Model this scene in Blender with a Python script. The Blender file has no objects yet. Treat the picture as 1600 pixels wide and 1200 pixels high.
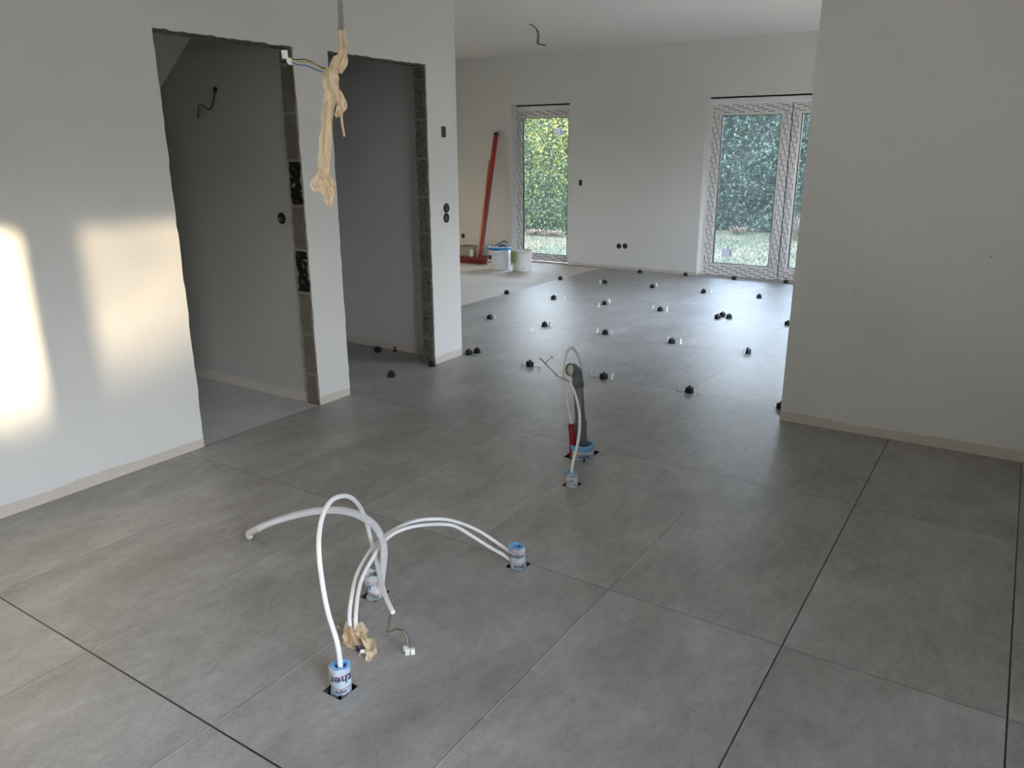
import bpy, bmesh, math, random
from mathutils import Vector, Matrix, noise
scene = bpy.context.scene
COL = scene.collection
# ------------------------------------------------------------------ camera
F_PX, YAW, PITCH, ROLL = 1209.0, 0.5791, 0.2914, -0.0041
CAM = Vector((1.6351, 0.185, 1.4813))
PY = 1.1923          # tile length incl. joint
PX = 0.6             # tile width incl. joint
cw, sw, cp, sp, ck, sk = (math.cos(YAW), math.sin(YAW), math.cos(PITCH), math.sin(PITCH), math.cos(ROLL), math.sin(ROLL))
r0 = Vector((cw, sw, 0)); f0 = Vector((-sw, cw, 0)); u0 = Vector((0, 0, 1))
FW = cp * f0 - sp * u0; UP0 = sp * f0 + cp * u0
RT = ck * r0 + sk * UP0; UP = -sk * r0 + ck * UP0
cam_d = bpy.data.cameras.new('camera'); cam_o = bpy.data.objects.new('camera', cam_d); COL.objects.link(cam_o)
cam_d.sensor_width = 36; cam_d.lens = 36 * F_PX / 1600; cam_d.clip_start = .02; cam_d.clip_end = 300
M = Matrix((RT, UP, -FW)).transposed().to_4x4(); M.translation = CAM
cam_o.matrix_world = M
scene.camera = cam_o
scene.view_settings.view_transform = 'Standard'; scene.view_settings.look = 'None'
scene.view_settings.gamma = 1; scene.view_settings.use_curve_mapping = False
scene.view_settings.exposure = 2.1
try:
    scene.cycles.use_denoising = True
    scene.cycles.max_bounces = 14; scene.cycles.diffuse_bounces = 8; scene.cycles.transparent_max_bounces = 16
    scene.cycles.caustics_reflective = False; scene.cycles.caustics_refractive = False
    scene.cycles.sample_clamp_indirect = 6
except Exception: pass
# ------------------------------------------------------------------ sky + sun
world = bpy.data.worlds.new('sky'); scene.world = world; world.use_nodes = True
wn = world.node_tree; bg = wn.nodes['Background']
tc = wn.nodes.new('ShaderNodeTexCoord'); sep = wn.nodes.new('ShaderNodeSeparateXYZ'); rmp = wn.nodes.new('ShaderNodeValToRGB')
wn.links.new(tc.outputs['Generated'], sep.inputs[0]); wn.links.new(sep.outputs['Z'], rmp.inputs[0]); wn.links.new(rmp.outputs[0], bg.inputs[0])
rmp.color_ramp.elements[0].position = 0.0; rmp.color_ramp.elements[0].color = (1.0, .95, .92, 1)
rmp.color_ramp.elements[1].position = .6; rmp.color_ramp.elements[1].color = (.54, .66, .92, 1)
bg.inputs[1].default_value = 5.8
SUN_EL = math.radians(10.55); SUN_DY = .15
sd = bpy.data.lights.new('sun', 'SUN'); so = bpy.data.objects.new('sun', sd); COL.objects.link(so)
sd.energy = 3.6; sd.color = (1.0, .78, .50); sd.angle = math.radians(1.5)
dvec = Vector((-1, SUN_DY, 0)).normalized() * math.cos(SUN_EL) + Vector((0, 0, -math.sin(SUN_EL)))
so.rotation_euler = dvec.to_track_quat('-Z', 'Y').to_euler(); so.location = (12, -2, 6)

def portal(loc, rot, sx, sy):      # tells the renderer where the window openings are; gives no light of its own
    d = bpy.data.lights.new('window_portal', 'AREA'); d.shape = 'RECTANGLE'; d.size = sx; d.size_y = sy
    o = bpy.data.objects.new('window_portal', d); COL.objects.link(o); o.location = loc; o.rotation_euler = rot
    d.cycles.is_portal = True
# room shell dimensions
XL, XR, YB, YF, ZC = -1.81, 2.5, -1.5, 9.5, 2.71
WT = .115
YP, YRW = 4.76, 4.54
XFL = -5.75
SW = (-4.45, -3.545, 2.09)       # small window opening
BW = (-1.71, .13, 2.09)          # big window opening
RWIN = (-1.35, 2.15, 2.08)          # garden door in the right wall
FWIN = (5.2, 9.2, 2.2)           # garden doors, right wall of the far room
XFR = 1.4
R90 = math.pi / 2
portal((XR + .3, sum(RWIN[:2]) / 2, 1.05), (0, R90, 0), 2.1, 3.35)
portal((XFR + .3, sum(FWIN[:2]) / 2, 1.1), (0, R90, 0), 2.2, 4.0)
portal((-.79, YF + .3, 1.05), (-R90, 0, 0), 1.8, 2.1)
portal((-4.0, YF + .3, 1.05), (-R90, 0, 0), .9, 2.1)

def ray(x, y): return FW + RT * ((x - 800) / F_PX) - UP * ((y - 600) / F_PX)
def at(x, y, ax, v):
    d = ray(x, y); t = (v - CAM[ax]) / d[ax]; return CAM + d * t
def aty(x, y, Y): return at(x, y, 1, Y)
def fl(x, y): return at(x, y, 2, 0.0)
# ------------------------------------------------------------------ node helpers
def mat(name, color=(.8, .8, .8), rough=.5, **kw):
    m = bpy.data.materials.new(name); m.use_nodes = True
    b = m.node_tree.nodes['Principled BSDF']
    b.inputs['Base Color'].default_value = (*color, 1); b.inputs['Roughness'].default_value = rough
    for k, v in kw.items(): b.inputs[k].default_value = v
    return m
class N:
    def __init__(s, m): s.m = m; s.t = m.node_tree; s.b = s.t.nodes.get('Principled BSDF')
    def new(s, t, **k):
        n = s.t.nodes.new(t)
        for a, v in k.items(): setattr(n, a, v)
        return n
    def put(s, sock, v):
        if hasattr(v, 'is_linked') or isinstance(v, bpy.types.NodeSocket): s.t.links.new(v, sock)
        else: sock.default_value = v
    def math(s, op, a, b=0.0, c=None, clamp=False):
        n = s.new('ShaderNodeMath', operation=op); n.use_clamp = clamp
        s.put(n.inputs[0], a); s.put(n.inputs[1], b)
        if c is not None: s.put(n.inputs[2], c)
        return n.outputs[0]
    def xyz(s):
        tcn = s.new('ShaderNodeTexCoord'); sp_ = s.new('ShaderNodeSeparateXYZ'); s.t.links.new(tcn.outputs['Object'], sp_.inputs[0])
        return tcn.outputs['Object'], sp_.outputs
    def comb(s, a, b, c):
        n = s.new('ShaderNodeCombineXYZ'); s.put(n.inputs[0], a); s.put(n.inputs[1], b); s.put(n.inputs[2], c); return n.outputs[0]
    def noise(s, vec, scale, detail=4, rough=.55, w=None, dist=0):
        n = s.new('ShaderNodeTexNoise'); 
        if w is not None: n.noise_dimensions = '4D'; s.put(n.inputs['W'], w)
        s.put(n.inputs['Vector'], vec); n.inputs['Scale'].default_value = scale; n.inputs['Detail'].default_value = detail
        n.inputs['Roughness'].default_value = rough; n.inputs['Distortion'].default_value = dist
        return n.outputs['Fac']
    def ramp(s, fac, stops):
        n = s.new('ShaderNodeValToRGB'); cr = n.color_ramp
        while len(cr.elements) < len(stops): cr.elements.new(.5)
        for e, (p, c) in zip(cr.elements, stops):
            e.position = p; e.color = (*c, 1) if len(c) == 3 else c
        s.put(n.inputs[0], fac); return n.outputs[0]
    def mix(s, f, a, b, blend='MIX'):
        n = s.new('ShaderNodeMix', data_type='RGBA', blend_type=blend)
        s.put(n.inputs[0], f)
        for i, v in ((6, a), (7, b)):
            if isinstance(v, tuple): n.inputs[i].default_value = (*v, 1)
            else: s.put(n.inputs[i], v)
        return n.outputs[2]
    def bump(s, h, strength=.3, dist=.01):
        n = s.new('ShaderNodeBump'); n.inputs['Strength'].default_value = strength; n.inputs['Distance'].default_value = dist
        s.put(n.inputs['Height'], h); s.t.links.new(n.outputs[0], s.b.inputs['Normal'])
    def color(s, c): s.put(s.b.inputs['Base Color'], c)
    def rough(s, c): s.put(s.b.inputs['Roughness'], c)

# ------------------------------------------------------------------ materials
def m_wall(name, base, strip=True, top=.052):
    m = mat(name, base, .85); n = N(m); v, o = n.xyz()
    c = n.mix(n.noise(v, 3.0, 3), base, tuple(x * .965 for x in base))
    if strip:
        hgt = n.noise(n.comb(o[0], o[1], 0.0), 3.2, 5, .6)
        edge = n.math('ADD', n.math('MULTIPLY', hgt, .05), top - .025)
        msk = n.math('LESS_THAN', o[2], edge)
        c = n.mix(msk, c, n.mix(n.noise(v, 20, 4), (.62, .56, .50), (.53, .49, .44)))
    n.color(c); n.bump(n.noise(v, 260, 3), .08, .002)
    return m
M_WALL = m_wall('painted_plaster', (.70, .70, .685))
M_CEIL = m_wall('ceiling_paint', (.70, .70, .69), False)
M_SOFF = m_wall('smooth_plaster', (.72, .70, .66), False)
def m_tile():
    m = mat('concrete_look_tile', (.2, .2, .2), .4); n = N(m); v, o = n.xyz()
    gx = n.math('DIVIDE', o[0], PX); gy = n.math('DIVIDE', o[1], PY)
    ix = n.math('FLOOR', gx); iy = n.math('FLOOR', gy)
    wn_ = n.new('ShaderNodeTexWhiteNoise', noise_dimensions='2D'); n.put(wn_.inputs['Vector'], n.comb(ix, iy, 0.0))
    rnd = wn_.outputs['Value']; W = n.math('MULTIPLY', rnd, 37.0)
    vs = n.comb(n.math('MULTIPLY', o[0], 1.5), n.math('MULTIPLY', o[1], .9), 0.0)
    a = n.noise(vs, 2.2, 6, .6, w=W, dist=.6); b = n.noise(vs, 16, 8, .75, w=W); f = n.noise(v, 75, 5, .75)
    s = n.math('ADD', n.math('MULTIPLY', a, .48), n.math('ADD', n.math('MULTIPLY', b, .33), n.math('MULTIPLY', f, .19)))
    c = n.ramp(s, [(.34, (.175, .168, .156)), (.46, (.275, .267, .254)), (.56, (.352, .344, .331)), (.68, (.48, .473, .46))])
    val = n.math('ADD', n.math('MULTIPLY', rnd, .12), .94)
    c = n.mix(1.0, c, n.comb(val, val, val), 'MULTIPLY')
    # pale dust scuffs
    d1 = n.noise(n.comb(n.math('MULTIPLY', o[0], 1), n.math('MULTIPLY', o[1], .6), 0.0), 2.4, 3)
    d2 = n.noise(vs, 26, 6, .75, dist=1.4)
    dm = n.math('MULTIPLY', n.math('SMOOTHSTEP' if False else 'GREATER_THAN', d1, .56), n.math('MULTIPLY', n.math('SUBTRACT', d2, .60, clamp=True), 3.0), clamp=True)
    c = n.mix(dm, c, (.48, .46, .43))
    # joints
    fx = n.math('FRACT', n.math('ADD', gx, .5)); dx = n.math('MULTIPLY', n.math('SUBTRACT', fx, .5), PX)
    fy = n.math('FRACT', n.math('ADD', gy, .5)); dy = n.math('MULTIPLY', n.math('SUBTRACT', fy, .5), PY)
    ri = n.math('ROUND', gx); rj = n.math('ROUND', gy)
    far = n.math('GREATER_THAN', ri, 1.5)         # open joints right of the camera's line
    back = n.math('MULTIPLY', n.math('GREATER_THAN', o[1], 4.74), .0013)
    hwx = n.math('ADD', n.math('ADD', .0013, n.math('MULTIPLY', back, .4)), n.math('MULTIPLY', far, .0011))
    near = n.math('LESS_THAN', rj, 1.5); hwy = n.math('ADD', n.math('ADD', .0014, back), n.math('MULTIPLY', near, .0014))
    jx = n.math('LESS_THAN', n.math('ABSOLUTE', dx), hwx); jy = n.math('LESS_THAN', n.math('ABSOLUTE', dy), hwy)
    j = n.math('MAXIMUM', jx, jy)
    dust_glint = n.math('MULTIPLY', n.math('LESS_THAN', n.math('ABSOLUTE', n.math('SUBTRACT', dx, n.math('ADD', .0025, back))), n.math('ADD', .0015, back)), n.math('SUBTRACT', 1.0, far))  # pale dust beside joints, widened at the back as painted bright reflections
    dust_glint = n.math('MULTIPLY', dust_glint, n.math('GREATER_THAN', n.noise(v, 1.6, 2), .47))
    c = n.mix(n.math('MULTIPLY', dust_glint, .6), c, (.72, .70, .66))
    strong = n.math('MAXIMUM', n.math('MULTIPLY', jx, far), n.math('MULTIPLY', jy, near))
    c = n.mix(n.math('MULTIPLY', j, n.math('ADD', .75, n.math('MULTIPLY', strong, .25))), c, (.012, .011, .010))
    n.color(c)
    n.rough(n.math('ADD', .31, n.math('MULTIPLY', a, .24)))
    n.b.inputs['Specular IOR Level'].default_value = .5
    h = n.math('SUBTRACT', n.math('ADD', n.math('MULTIPLY', b, .15), n.math('MULTIPLY', f, .05)), j)
    n.bump(h, .25, .002)
    return m
M_TILE = m_tile()
def m_screed(name, c1, c2):
    m = mat(name, c1, .8); n = N(m); v, o = n.xyz()
    a = n.noise(v, 1.7, 6, .65, dist=1.0); b = n.noise(v, 18, 5)
    c = n.mix(n.math('ADD', n.math('MULTIPLY', a, .7), n.math('MULTIPLY', b, .3)), c1, c2)
    c = n.mix(n.math('GREATER_THAN', n.noise(v, 9, 2), .68), c, tuple(x * .75 for x in c1)); n.color(c)
    n.rough(n.math('ADD', .45, n.math('MULTIPLY', a, .35))); n.bump(b, .2, .003); return m
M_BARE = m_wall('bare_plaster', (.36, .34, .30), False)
M_SCREED = m_screed('levelled_screed', (.72, .67, .59), (.46, .42, .37))
M_SCREED2 = m_screed('grey_screed', (.80, .80, .77), (.36, .36, .35))
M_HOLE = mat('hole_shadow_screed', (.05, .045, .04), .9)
def m_block(name, c1, c2, pore, smear=.70):
    m = mat(name, c1, .95); n = N(m); v, o = n.xyz()
    c = n.mix(n.noise(v, 9, 5), c1, c2)
    vo = n.new('ShaderNodeTexVoronoi'); vo.inputs['Scale'].default_value = 140; n.put(vo.inputs['Vector'], v); vo.inputs['Randomness'].default_value = 1
    p = n.math('LESS_THAN', vo.outputs['Distance'], n.math('ADD', pore, n.math('MULTIPLY', n.noise(v, 12, 2), .22)))
    c = n.mix(p, c, (.05, .042, .034))
    # mortar joints, smears of mortar and broken plaster along both edges
    kz = n.math('FRACT', n.math('DIVIDE', n.math('ADD', n.math('SUBTRACT', o[2], .19), 10.125), .25))
    jd = n.math('MULTIPLY', n.math('ABSOLUTE', n.math('SUBTRACT', kz, .5)), .25); wob = n.noise(v, 38, 4)
    j = n.math('LESS_THAN', jd, n.math('ADD', .0025, n.math('MULTIPLY', wob, .011)))
    ed = n.math('MINIMUM', n.math('ABSOLUTE', n.math('SUBTRACT', o[0], XL)), n.math('ABSOLUTE', n.math('SUBTRACT', o[0], XL - WT + .010)))
    e = n.math('LESS_THAN', ed, n.math('MULTIPLY', n.math('SUBTRACT', n.noise(v, 24, 5), .36), .055))
    sm = n.math('GREATER_THAN', n.noise(v, 30, 4, .6), smear)
    mk = n.math('MAXIMUM', n.math('MAXIMUM', j, e), sm)
    c = n.mix(mk, c, n.mix(n.noise(v, 50, 3), (.62, .57, .50), (.42, .38, .33))); n.color(c)
    n.bump(n.math('SUBTRACT', n.noise(v, 60, 5), n.math('MULTIPLY', p, .6)), .9, .012); return m
M_BLOCK = m_block('pumice_block', (.48, .42, .34), (.33, .29, .235), .18)
M_BLOCK_G = m_block('porous_grey_block', (.52, .48, .42), (.38, .35, .30), .30)
M_BLOCK_D = m_block('hollow_dark_block', (.045, .035, .028), (.02, .017, .015), .1, .61)
M_MORT = mat('mortar', (.66, .61, .54), .95)
def m_print(name, vert):
    m = mat(name, (.8, .8, .8), .35); n = N(m); v, o = n.xyz()
    L, S = (o[2], o[0]) if vert else (o[0], o[2])
    PER, ROW = .17, .0205
    row = n.math('FLOOR', n.math('DIVIDE', S, ROW)); fs = n.math('FRACT', n.math('DIVIDE', S, ROW))
    u = n.math('FRACT', n.math('ADD', n.math('DIVIDE', L, PER), n.math('MULTIPLY', row, .37)))
    wv = n.new('ShaderNodeTexNoise'); n.put(wv.inputs['Vector'], n.comb(L, n.math('MULTIPLY', S, .5), 0.0)); wv.inputs['Scale'].default_value = 210
    let = n.math('GREATER_THAN', wv.outputs['Fac'], .40); let2 = n.math('GREATER_THAN', wv.outputs['Fac'], .56)
    mid = n.math('LESS_THAN', n.math('ABSOLUTE', n.math('SUBTRACT', fs, .5)), .24)
    word = n.math('MULTIPLY', n.math('LESS_THAN', u, .45), let)
    sml = n.math('MULTIPLY', n.math('LESS_THAN', n.math('ABSOLUTE', n.math('SUBTRACT', u, .72)), .10), let2)
    ink = n.math('MULTIPLY', mid, n.math('MAXIMUM', word, sml))
    c = n.mix(n.math('MULTIPLY', ink, .92), (.82, .81, .80), (.09, .08, .09)); n.color(c); return m
M_PRH = m_print('printed_film_rail', False); M_PRV = m_print('printed_film_stile', True)
M_PVC = mat('white_pvc', (.84, .84, .83), .35)
M_RUB = mat('black_gasket', (.01, .011, .014), .5)
M_SLOT = mat('shutter_slot', (.003, .003, .003), .9)
def m_glass(name, tint, haze, film=0.0):
    m = bpy.data.materials.new(name); m.use_nodes = True; t = m.node_tree; t.nodes.clear()
    out = t.nodes.new('ShaderNodeOutputMaterial'); tr = t.nodes.new('ShaderNodeBsdfTransparent'); tr.inputs[0].default_value = (*tint, 1)
    gl = t.nodes.new('ShaderNodeBsdfGlossy'); gl.inputs['Roughness'].default_value = .02
    fr = t.nodes.new('ShaderNodeFresnel'); fr.inputs[0].default_value = 1.5
    mx = t.nodes.new('ShaderNodeMixShader'); t.links.new(fr.outputs[0], mx.inputs[0]); t.links.new(tr.outputs[0], mx.inputs[1]); t.links.new(gl.outputs[0], mx.inputs[2])
    tl = t.nodes.new('ShaderNodeBsdfTranslucent'); tl.inputs[0].default_value = (.8, .9, .95, 1)
    m2 = t.nodes.new('ShaderNodeMixShader'); t.links.new(mx.outputs[0], m2.inputs[1]); t.links.new(tl.outputs[0], m2.inputs[2]); 
    tx = t.nodes.new('ShaderNodeTexCoord'); nz = t.nodes.new('ShaderNodeTexNoise'); nz.inputs['Scale'].default_value = 3; nz.inputs['Detail'].default_value = 4
    t.links.new(tx.outputs['Object'], nz.inputs['Vector']); ml = t.nodes.new('ShaderNodeMath'); ml.operation = 'MULTIPLY'; ml.inputs[1].default_value = haze * 2
    t.links.new(nz.outputs['Fac'], ml.inputs[0]); t.links.new(ml.outputs[0], m2.inputs[0]); t.links.new(m2.outputs[0], out.inputs[0]); return m
M_GLASS = m_glass('dusty_glass', (.93, .97, .96), .012)
M_GLASSB = m_glass('hazy_blue_glass', (.86, .92, .93), .012)  # faint translucent haze and bluish tint mixed into the wide panes
M_CLEAR = m_glass('clear_glass', (.95, .97, .96), .01)
M_DIMGL = m_glass('sun_dimming_glass', (.56, .56, .56), .22)  # unseen pane, made dimmer only to weaken one sun patch on the left wall
M_CABLE = mat('white_cable_sheath', (.80, .80, .80), .35)
M_COND = mat('ribbed_conduit', (.60, .60, .62), .4)
M_CONDG = mat('grey_conduit', (.26, .25, .235), .45)
def m_tape():
    m = mat('masking_tape', (.83, .70, .48), .6); n = N(m); v, o = n.xyz()
    c = n.mix(n.noise(v, 22, 3), (.94, .85, .69), (.88, .75, .56)); n.color(c)
    tr = n.new('ShaderNodeBsdfTranslucent'); n.put(tr.inputs[0], c); mx = n.new('ShaderNodeMixShader'); mx.inputs[0].default_value = .22
    n.t.links.new(n.b.outputs[0], mx.inputs[1]); n.t.links.new(tr.outputs[0], mx.inputs[2]); n.t.links.new(mx.outputs[0], n.t.nodes['Material Output'].inputs[0]); return m
M_TAPE = m_tape()
def m_film(name, base):
    m = mat(name, base, .45); n = N(m); v, o = n.xyz()
    sw_ = n.math('ADD', n.math('MULTIPLY', o[2], 1.0), n.math('MULTIPLY', o[0], .12))
    band = n.math('FRACT', n.math('MULTIPLY', sw_, 24.0))
    red = n.math('LESS_THAN', n.math('ABSOLUTE', n.math('SUBTRACT', band, .5)), .045)
    small = n.math('MULTIPLY', n.math('LESS_THAN', n.math('ABSOLUTE', n.math('SUBTRACT', band, .22)), .12), n.math('GREATER_THAN', n.noise(v, 260, 2), .53))
    c = n.mix(n.noise(v, 30, 3), base, (.74, .84, .90)); c = n.mix(n.math('MULTIPLY', red, .75), c, (.78, .30, .32)); c = n.mix(n.math('MULTIPLY', small, .8), c, (.12, .14, .2)); n.color(c)
    n.bump(n.noise(v, 45, 3), .5, .006); return m
M_FILM = m_film('printed_foam_film', (.90, .91, .92)); M_FILM2 = m_film('crumpled_white_film', (.90, .88, .85))
M_FOAM = mat('blue_foam', (.20, .46, .75), .8); M_FOAML = mat('light_blue_foam', (.30, .55, .80), .8)
M_INK = mat('dark_blue_ink', (.035, .045, .09), .5)
M_HT = mat('grey_drain_pipe', (.135, .145, .16), .4); M_FOILP = mat('crumpled_foil', (.60, .57, .54), .4, Metallic=.4)
M_REDC = mat('red_corrugated_sleeve', (.30, .018, .022), .45)
M_BLK = mat('black_plastic', (.008, .008, .009), .7); M_STUB = mat('white_stub_plastic', (.90, .90, .90), .5)
M_CON = mat('white_connector', (.85, .84, .80), .4)
W_BR = mat('brown_wire', (.12, .055, .03), .4); W_BL = mat('blue_wire', (.03, .10, .30), .4); W_GY = mat('yellow_green_wire', (.38, .42, .06), .4)
W_BK = mat('black_wire', (.015, .015, .018), .4); W_GR = mat('grey_wire', (.14, .14, .13), .5)
M_RED = mat('red_lacquer', (.40, .018, .018), .35); M_MAR = mat('maroon_plastic', (.20, .010, .022), .5); M_REDB = mat('dark_red_bristle', (.16, .008, .02), .8)
M_WOOD = mat('pale_wood', (.62, .40, .22), .6); M_BKT = mat('white_bucket_plastic', (.78, .78, .80), .4)
M_BLUE = mat('blue_rim_plastic', (.01, .20, .50), .4); M_NAVY = mat('navy_print', (.02, .05, .20), .5); M_REDP = mat('red_print', (.6, .04, .04), .5)
M_CLOTH = mat('green_cloth', (.60, .76, .46), .9); M_TUB = mat('grey_tub_plastic', (.30, .29, .28), .6); M_CARD = mat('brown_board', (.17, .075, .04), .8)
M_METAL = mat('steel', (.45, .45, .46), .35, Metallic=.9)
M_STONE = mat('pale_sill', (.62, .62, .60), .7)
M_RENDER = mat('white_outside_render', (.78, .79, .80), .85)
M_LABEL = mat('pale_paper_label', (.85, .86, .90), .6); _n = N(M_LABEL); _t = _n.new('ShaderNodeBsdfTranslucent'); _t.inputs[0].default_value = (.8, .82, .88, 1); _m = _n.new('ShaderNodeMixShader'); _m.inputs[0].default_value = .4
_n.t.links.new(_n.b.outputs[0], _m.inputs[1]); _n.t.links.new(_t.outputs[0], _m.inputs[2]); _n.t.links.new(_m.outputs[0], _n.t.nodes['Material Output'].inputs[0])
M_GREY = mat('grey_marks', (.12, .12, .14), .6)

# ------------------------------------------------------------------ geometry helpers
def link(name, bm, m, parent=None, smooth=False, loc=None):
    me = bpy.data.meshes.new(name)
    if loc is not None: bmesh.ops.translate(bm, verts=bm.verts, vec=-Vector(loc))
    bmesh.ops.recalc_face_normals(bm, faces=bm.faces)
    bm.to_mesh(me); bm.free()
    for mm in (m if isinstance(m, (list, tuple)) else [m]): me.materials.append(mm)
    o = bpy.data.objects.new(name, me); COL.objects.link(o)
    if loc is not None: o.location = loc
    if parent is not None:
        o.parent = parent
        if loc is not None: o.location = Vector(loc) - worldloc(parent)
        else:
            # geometry was given in world coordinates: bring it into the parent's frame
            me.transform(Matrix.Translation(-worldloc(parent)))
    if smooth:
        for p in me.polygons: p.use_smooth = True
    return o
def worldloc(o):
    v = Vector(o.location)
    while o.parent: o = o.parent; v += Vector(o.location)
    return v
def tag(o, label, cat, group=None, kind=None):
    if label: o['label'] = label
    if cat: o['category'] = cat
    if group: o['group'] = group
    if kind: o['kind'] = kind
    return o
def empty(name, loc): 
    o = bpy.data.objects.new(name, None); o.empty_display_size = .05; COL.objects.link(o); o.location = loc; return o
def struct(o): o['kind'] = 'structure'; return o
def box(bm, x0, x1, y0, y1, z0, z1, mi=0, rot=None):
    vs = [bm.verts.new((x, y, z)) for x in (x0, x1) for y in (y0, y1) for z in (z0, z1)]
    if rot is not None:
        c = Vector(((x0 + x1) / 2, (y0 + y1) / 2, (z0 + z1) / 2))
        for v in vs: v.co = c + rot @ (v.co - c)
    for f in ((0, 1, 3, 2), (4, 6, 7, 5), (0, 4, 5, 1), (2, 3, 7, 6), (0, 2, 6, 4), (1, 5, 7, 3)):
        bm.faces.new([vs[i] for i in f]).material_index = mi
    return vs
def bevel(bm, w, seg=2):
    bmesh.ops.bevel(bm, geom=list(bm.edges), offset=w, segments=seg, affect='EDGES', profile=.6)
def catmull(P, n=8):
    P = [Vector(p) for p in P]; Q = [P[0] * 2 - P[1]] + P + [P[-1] * 2 - P[-2]]; out = []
    for i in range(1, len(Q) - 2):
        a, b, c, d = Q[i - 1:i + 3]
        for k in range(n):
            t = k / n; out.append(.5 * ((2 * b) + (c - a) * t + (2 * a - 5 * b + 4 * c - d) * t * t + (3 * b - a - 3 * c + d) * t ** 3))
    out.append(P[-1]); return out
def tube(bm, path, r, seg=12, rib=None, caps=True, mi=0):
    path = [Vector(p) for p in path]
    T = (path[1] - path[0]).normalized(); U = T.orthogonal().normalized(); rings = []
    for i, p in enumerate(path):
        a = path[max(i - 1, 0)]; b = path[min(i + 1, len(path) - 1)]; T2 = (b - a).normalized()
        q = T.rotation_difference(T2); U = (q @ U); U = (U - T2 * U.dot(T2)).normalized(); T = T2; V = T.cross(U)
        rr = r(i / (len(path) - 1)) if callable(r) else r
        if rib: rr *= rib(i)
        rings.append([bm.verts.new(p + (U * math.cos(2 * math.pi * k / seg) + V * math.sin(2 * math.pi * k / seg)) * rr) for k in range(seg)])
    for A, B in zip(rings, rings[1:]):
        for k in range(seg):
            f = bm.faces.new((A[k], A[(k + 1) % seg], B[(k + 1) % seg], B[k])); f.material_index = mi; f.smooth = True
    if caps:
        bm.faces.new(list(reversed(rings[0]))).material_index = mi; bm.faces.new(rings[-1]).material_index = mi
def resample(path, step):
    out = [path[0]]; acc = 0
    for a, b in zip(path, path[1:]):
        L = (b - a).length
        if L == 0: continue
        d = step - acc
        while d <= L: out.append(a + (b - a) * (d / L)); d += step
        acc = L - (d - step)
    return out
def lathe(bm, prof, seg=32, c=(0, 0, 0), lobe=None, mi=0, close=False):
    rings = []
    for r, z in prof:
        rings.append([bm.verts.new((c[0] + r * (lobe(k / seg, z) if lobe else 1) * math.cos(2 * math.pi * k / seg),
                                    c[1] + r * (lobe(k / seg, z) if lobe else 1) * math.sin(2 * math.pi * k / seg), c[2] + z)) for k in range(seg)])
    for A, B in zip(rings, rings[1:]):
        for k in range(seg):
            f = bm.faces.new((A[k], A[(k + 1) % seg], B[(k + 1) % seg], B[k])); f.material_index = mi; f.smooth = True
    if close:
        bm.faces.new(list(reversed(rings[0]))).material_index = mi; bm.faces.new(rings[-1]).material_index = mi
def poly_prism(bm, pts, mapf, t0, t1):
    A = [bm.verts.new(mapf(a, b, t0)) for a, b in pts]; B = [bm.verts.new(mapf(a, b, t1)) for a, b in pts]
    bm.faces.new(A); bm.faces.new(list(reversed(B)))
    for i in range(len(pts)):
        j = (i + 1) % len(pts); bm.faces.new((A[i], B[i], B[j], A[j]))

# ------------------------------------------------------------------ room shell
rng = random.Random(4)
def rough_line(a, b, n, amp, axis):
    """points from a to b (2-D), jittered across, ends kept"""
    out = []
    for i in range(n + 1):
        t = i / n; p = [a[0] + (b[0] - a[0]) * t, a[1] + (b[1] - a[1]) * t]
        if 0 < i < n: p[axis] += rng.uniform(-amp, amp)
        out.append(tuple(p))
    return out
def notch(y0, y1, h, amp):
    return (rough_line((y0, 0), (y0, h), 46, amp, 0) + rough_line((y0, h), (y1, h), 26, amp * 1.3, 1)[1:] + rough_line((y1, h), (y1, 0), 46, amp, 0)[1:])
D1 = (2.491, 3.312, 2.027); D2 = (3.566, 4.436, 2.03)
bm = bmesh.new()
pts = [(YB, 0)] + notch(*D1, .0035) + notch(*D2, .0025) + [(YP, 0), (YP, ZC), (YB, ZC)]
poly_prism(bm, pts, lambda a, b, t: (t, a, b), XL, XL - WT)
struct(link('wall_left', bm, M_WALL))
# masonry faces in the reveals of the two openings
def jamb(name, Y, courses, seed, sill=0.0, mats=(M_BLOCK, M_BLOCK_D, M_MORT)):
    bm = bmesh.new(); rg = random.Random(seed); W0, W1 = XL - WT + .010, XL - .0015
    nx = 12; h = .25; z = sill; rows = []
    while z < 2.02: rows.append(z); z += .0105
    g = []
    for z in rows:
        k = (z - .19) / h + 1; fr = abs(k - round(k)) * h; rr = []
        for i in range(nx + 1):
            x = W0 + (W1 - W0) * i / nx
            d = noise.noise(Vector((x * 30, z * 30, seed))) * .004
            ci = int(k); dark = courses.get(ci, 0)
            if i in (0, nx): x += noise.noise(Vector((z * 22, seed, i))) * (.008 if i == 0 else .003)
            rr.append(bm.verts.new((x, Y - .008 + d, z)))
        g.append(rr)
    for a in range(len(g) - 1):
        zc = (rows[a] + rows[a + 1]) / 2; k = (zc - .19) / h + 1; fr = abs(k - round(k)) * h; ci = int(k)
        for i in range(nx):
            f = bm.faces.new((g[a][i], g[a][i + 1], g[a + 1][i + 1], g[a + 1][i]))
            nz = noise.noise(Vector((i * .5, zc * 26, seed + 5)))
            f.material_index = 1 if courses.get(ci, 0) else 0
    bmesh.ops.solidify(bm, geom=list(bm.faces), thickness=-.004)
    return struct(link(name, bm, list(mats)))
jamb('trim_1', D1[1], {5: 1, 3: 1}, 3)
jamb('trim_2', D2[1], {}, 11, mats=(M_BLOCK_G, M_BLOCK_D, M_MORT))
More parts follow.
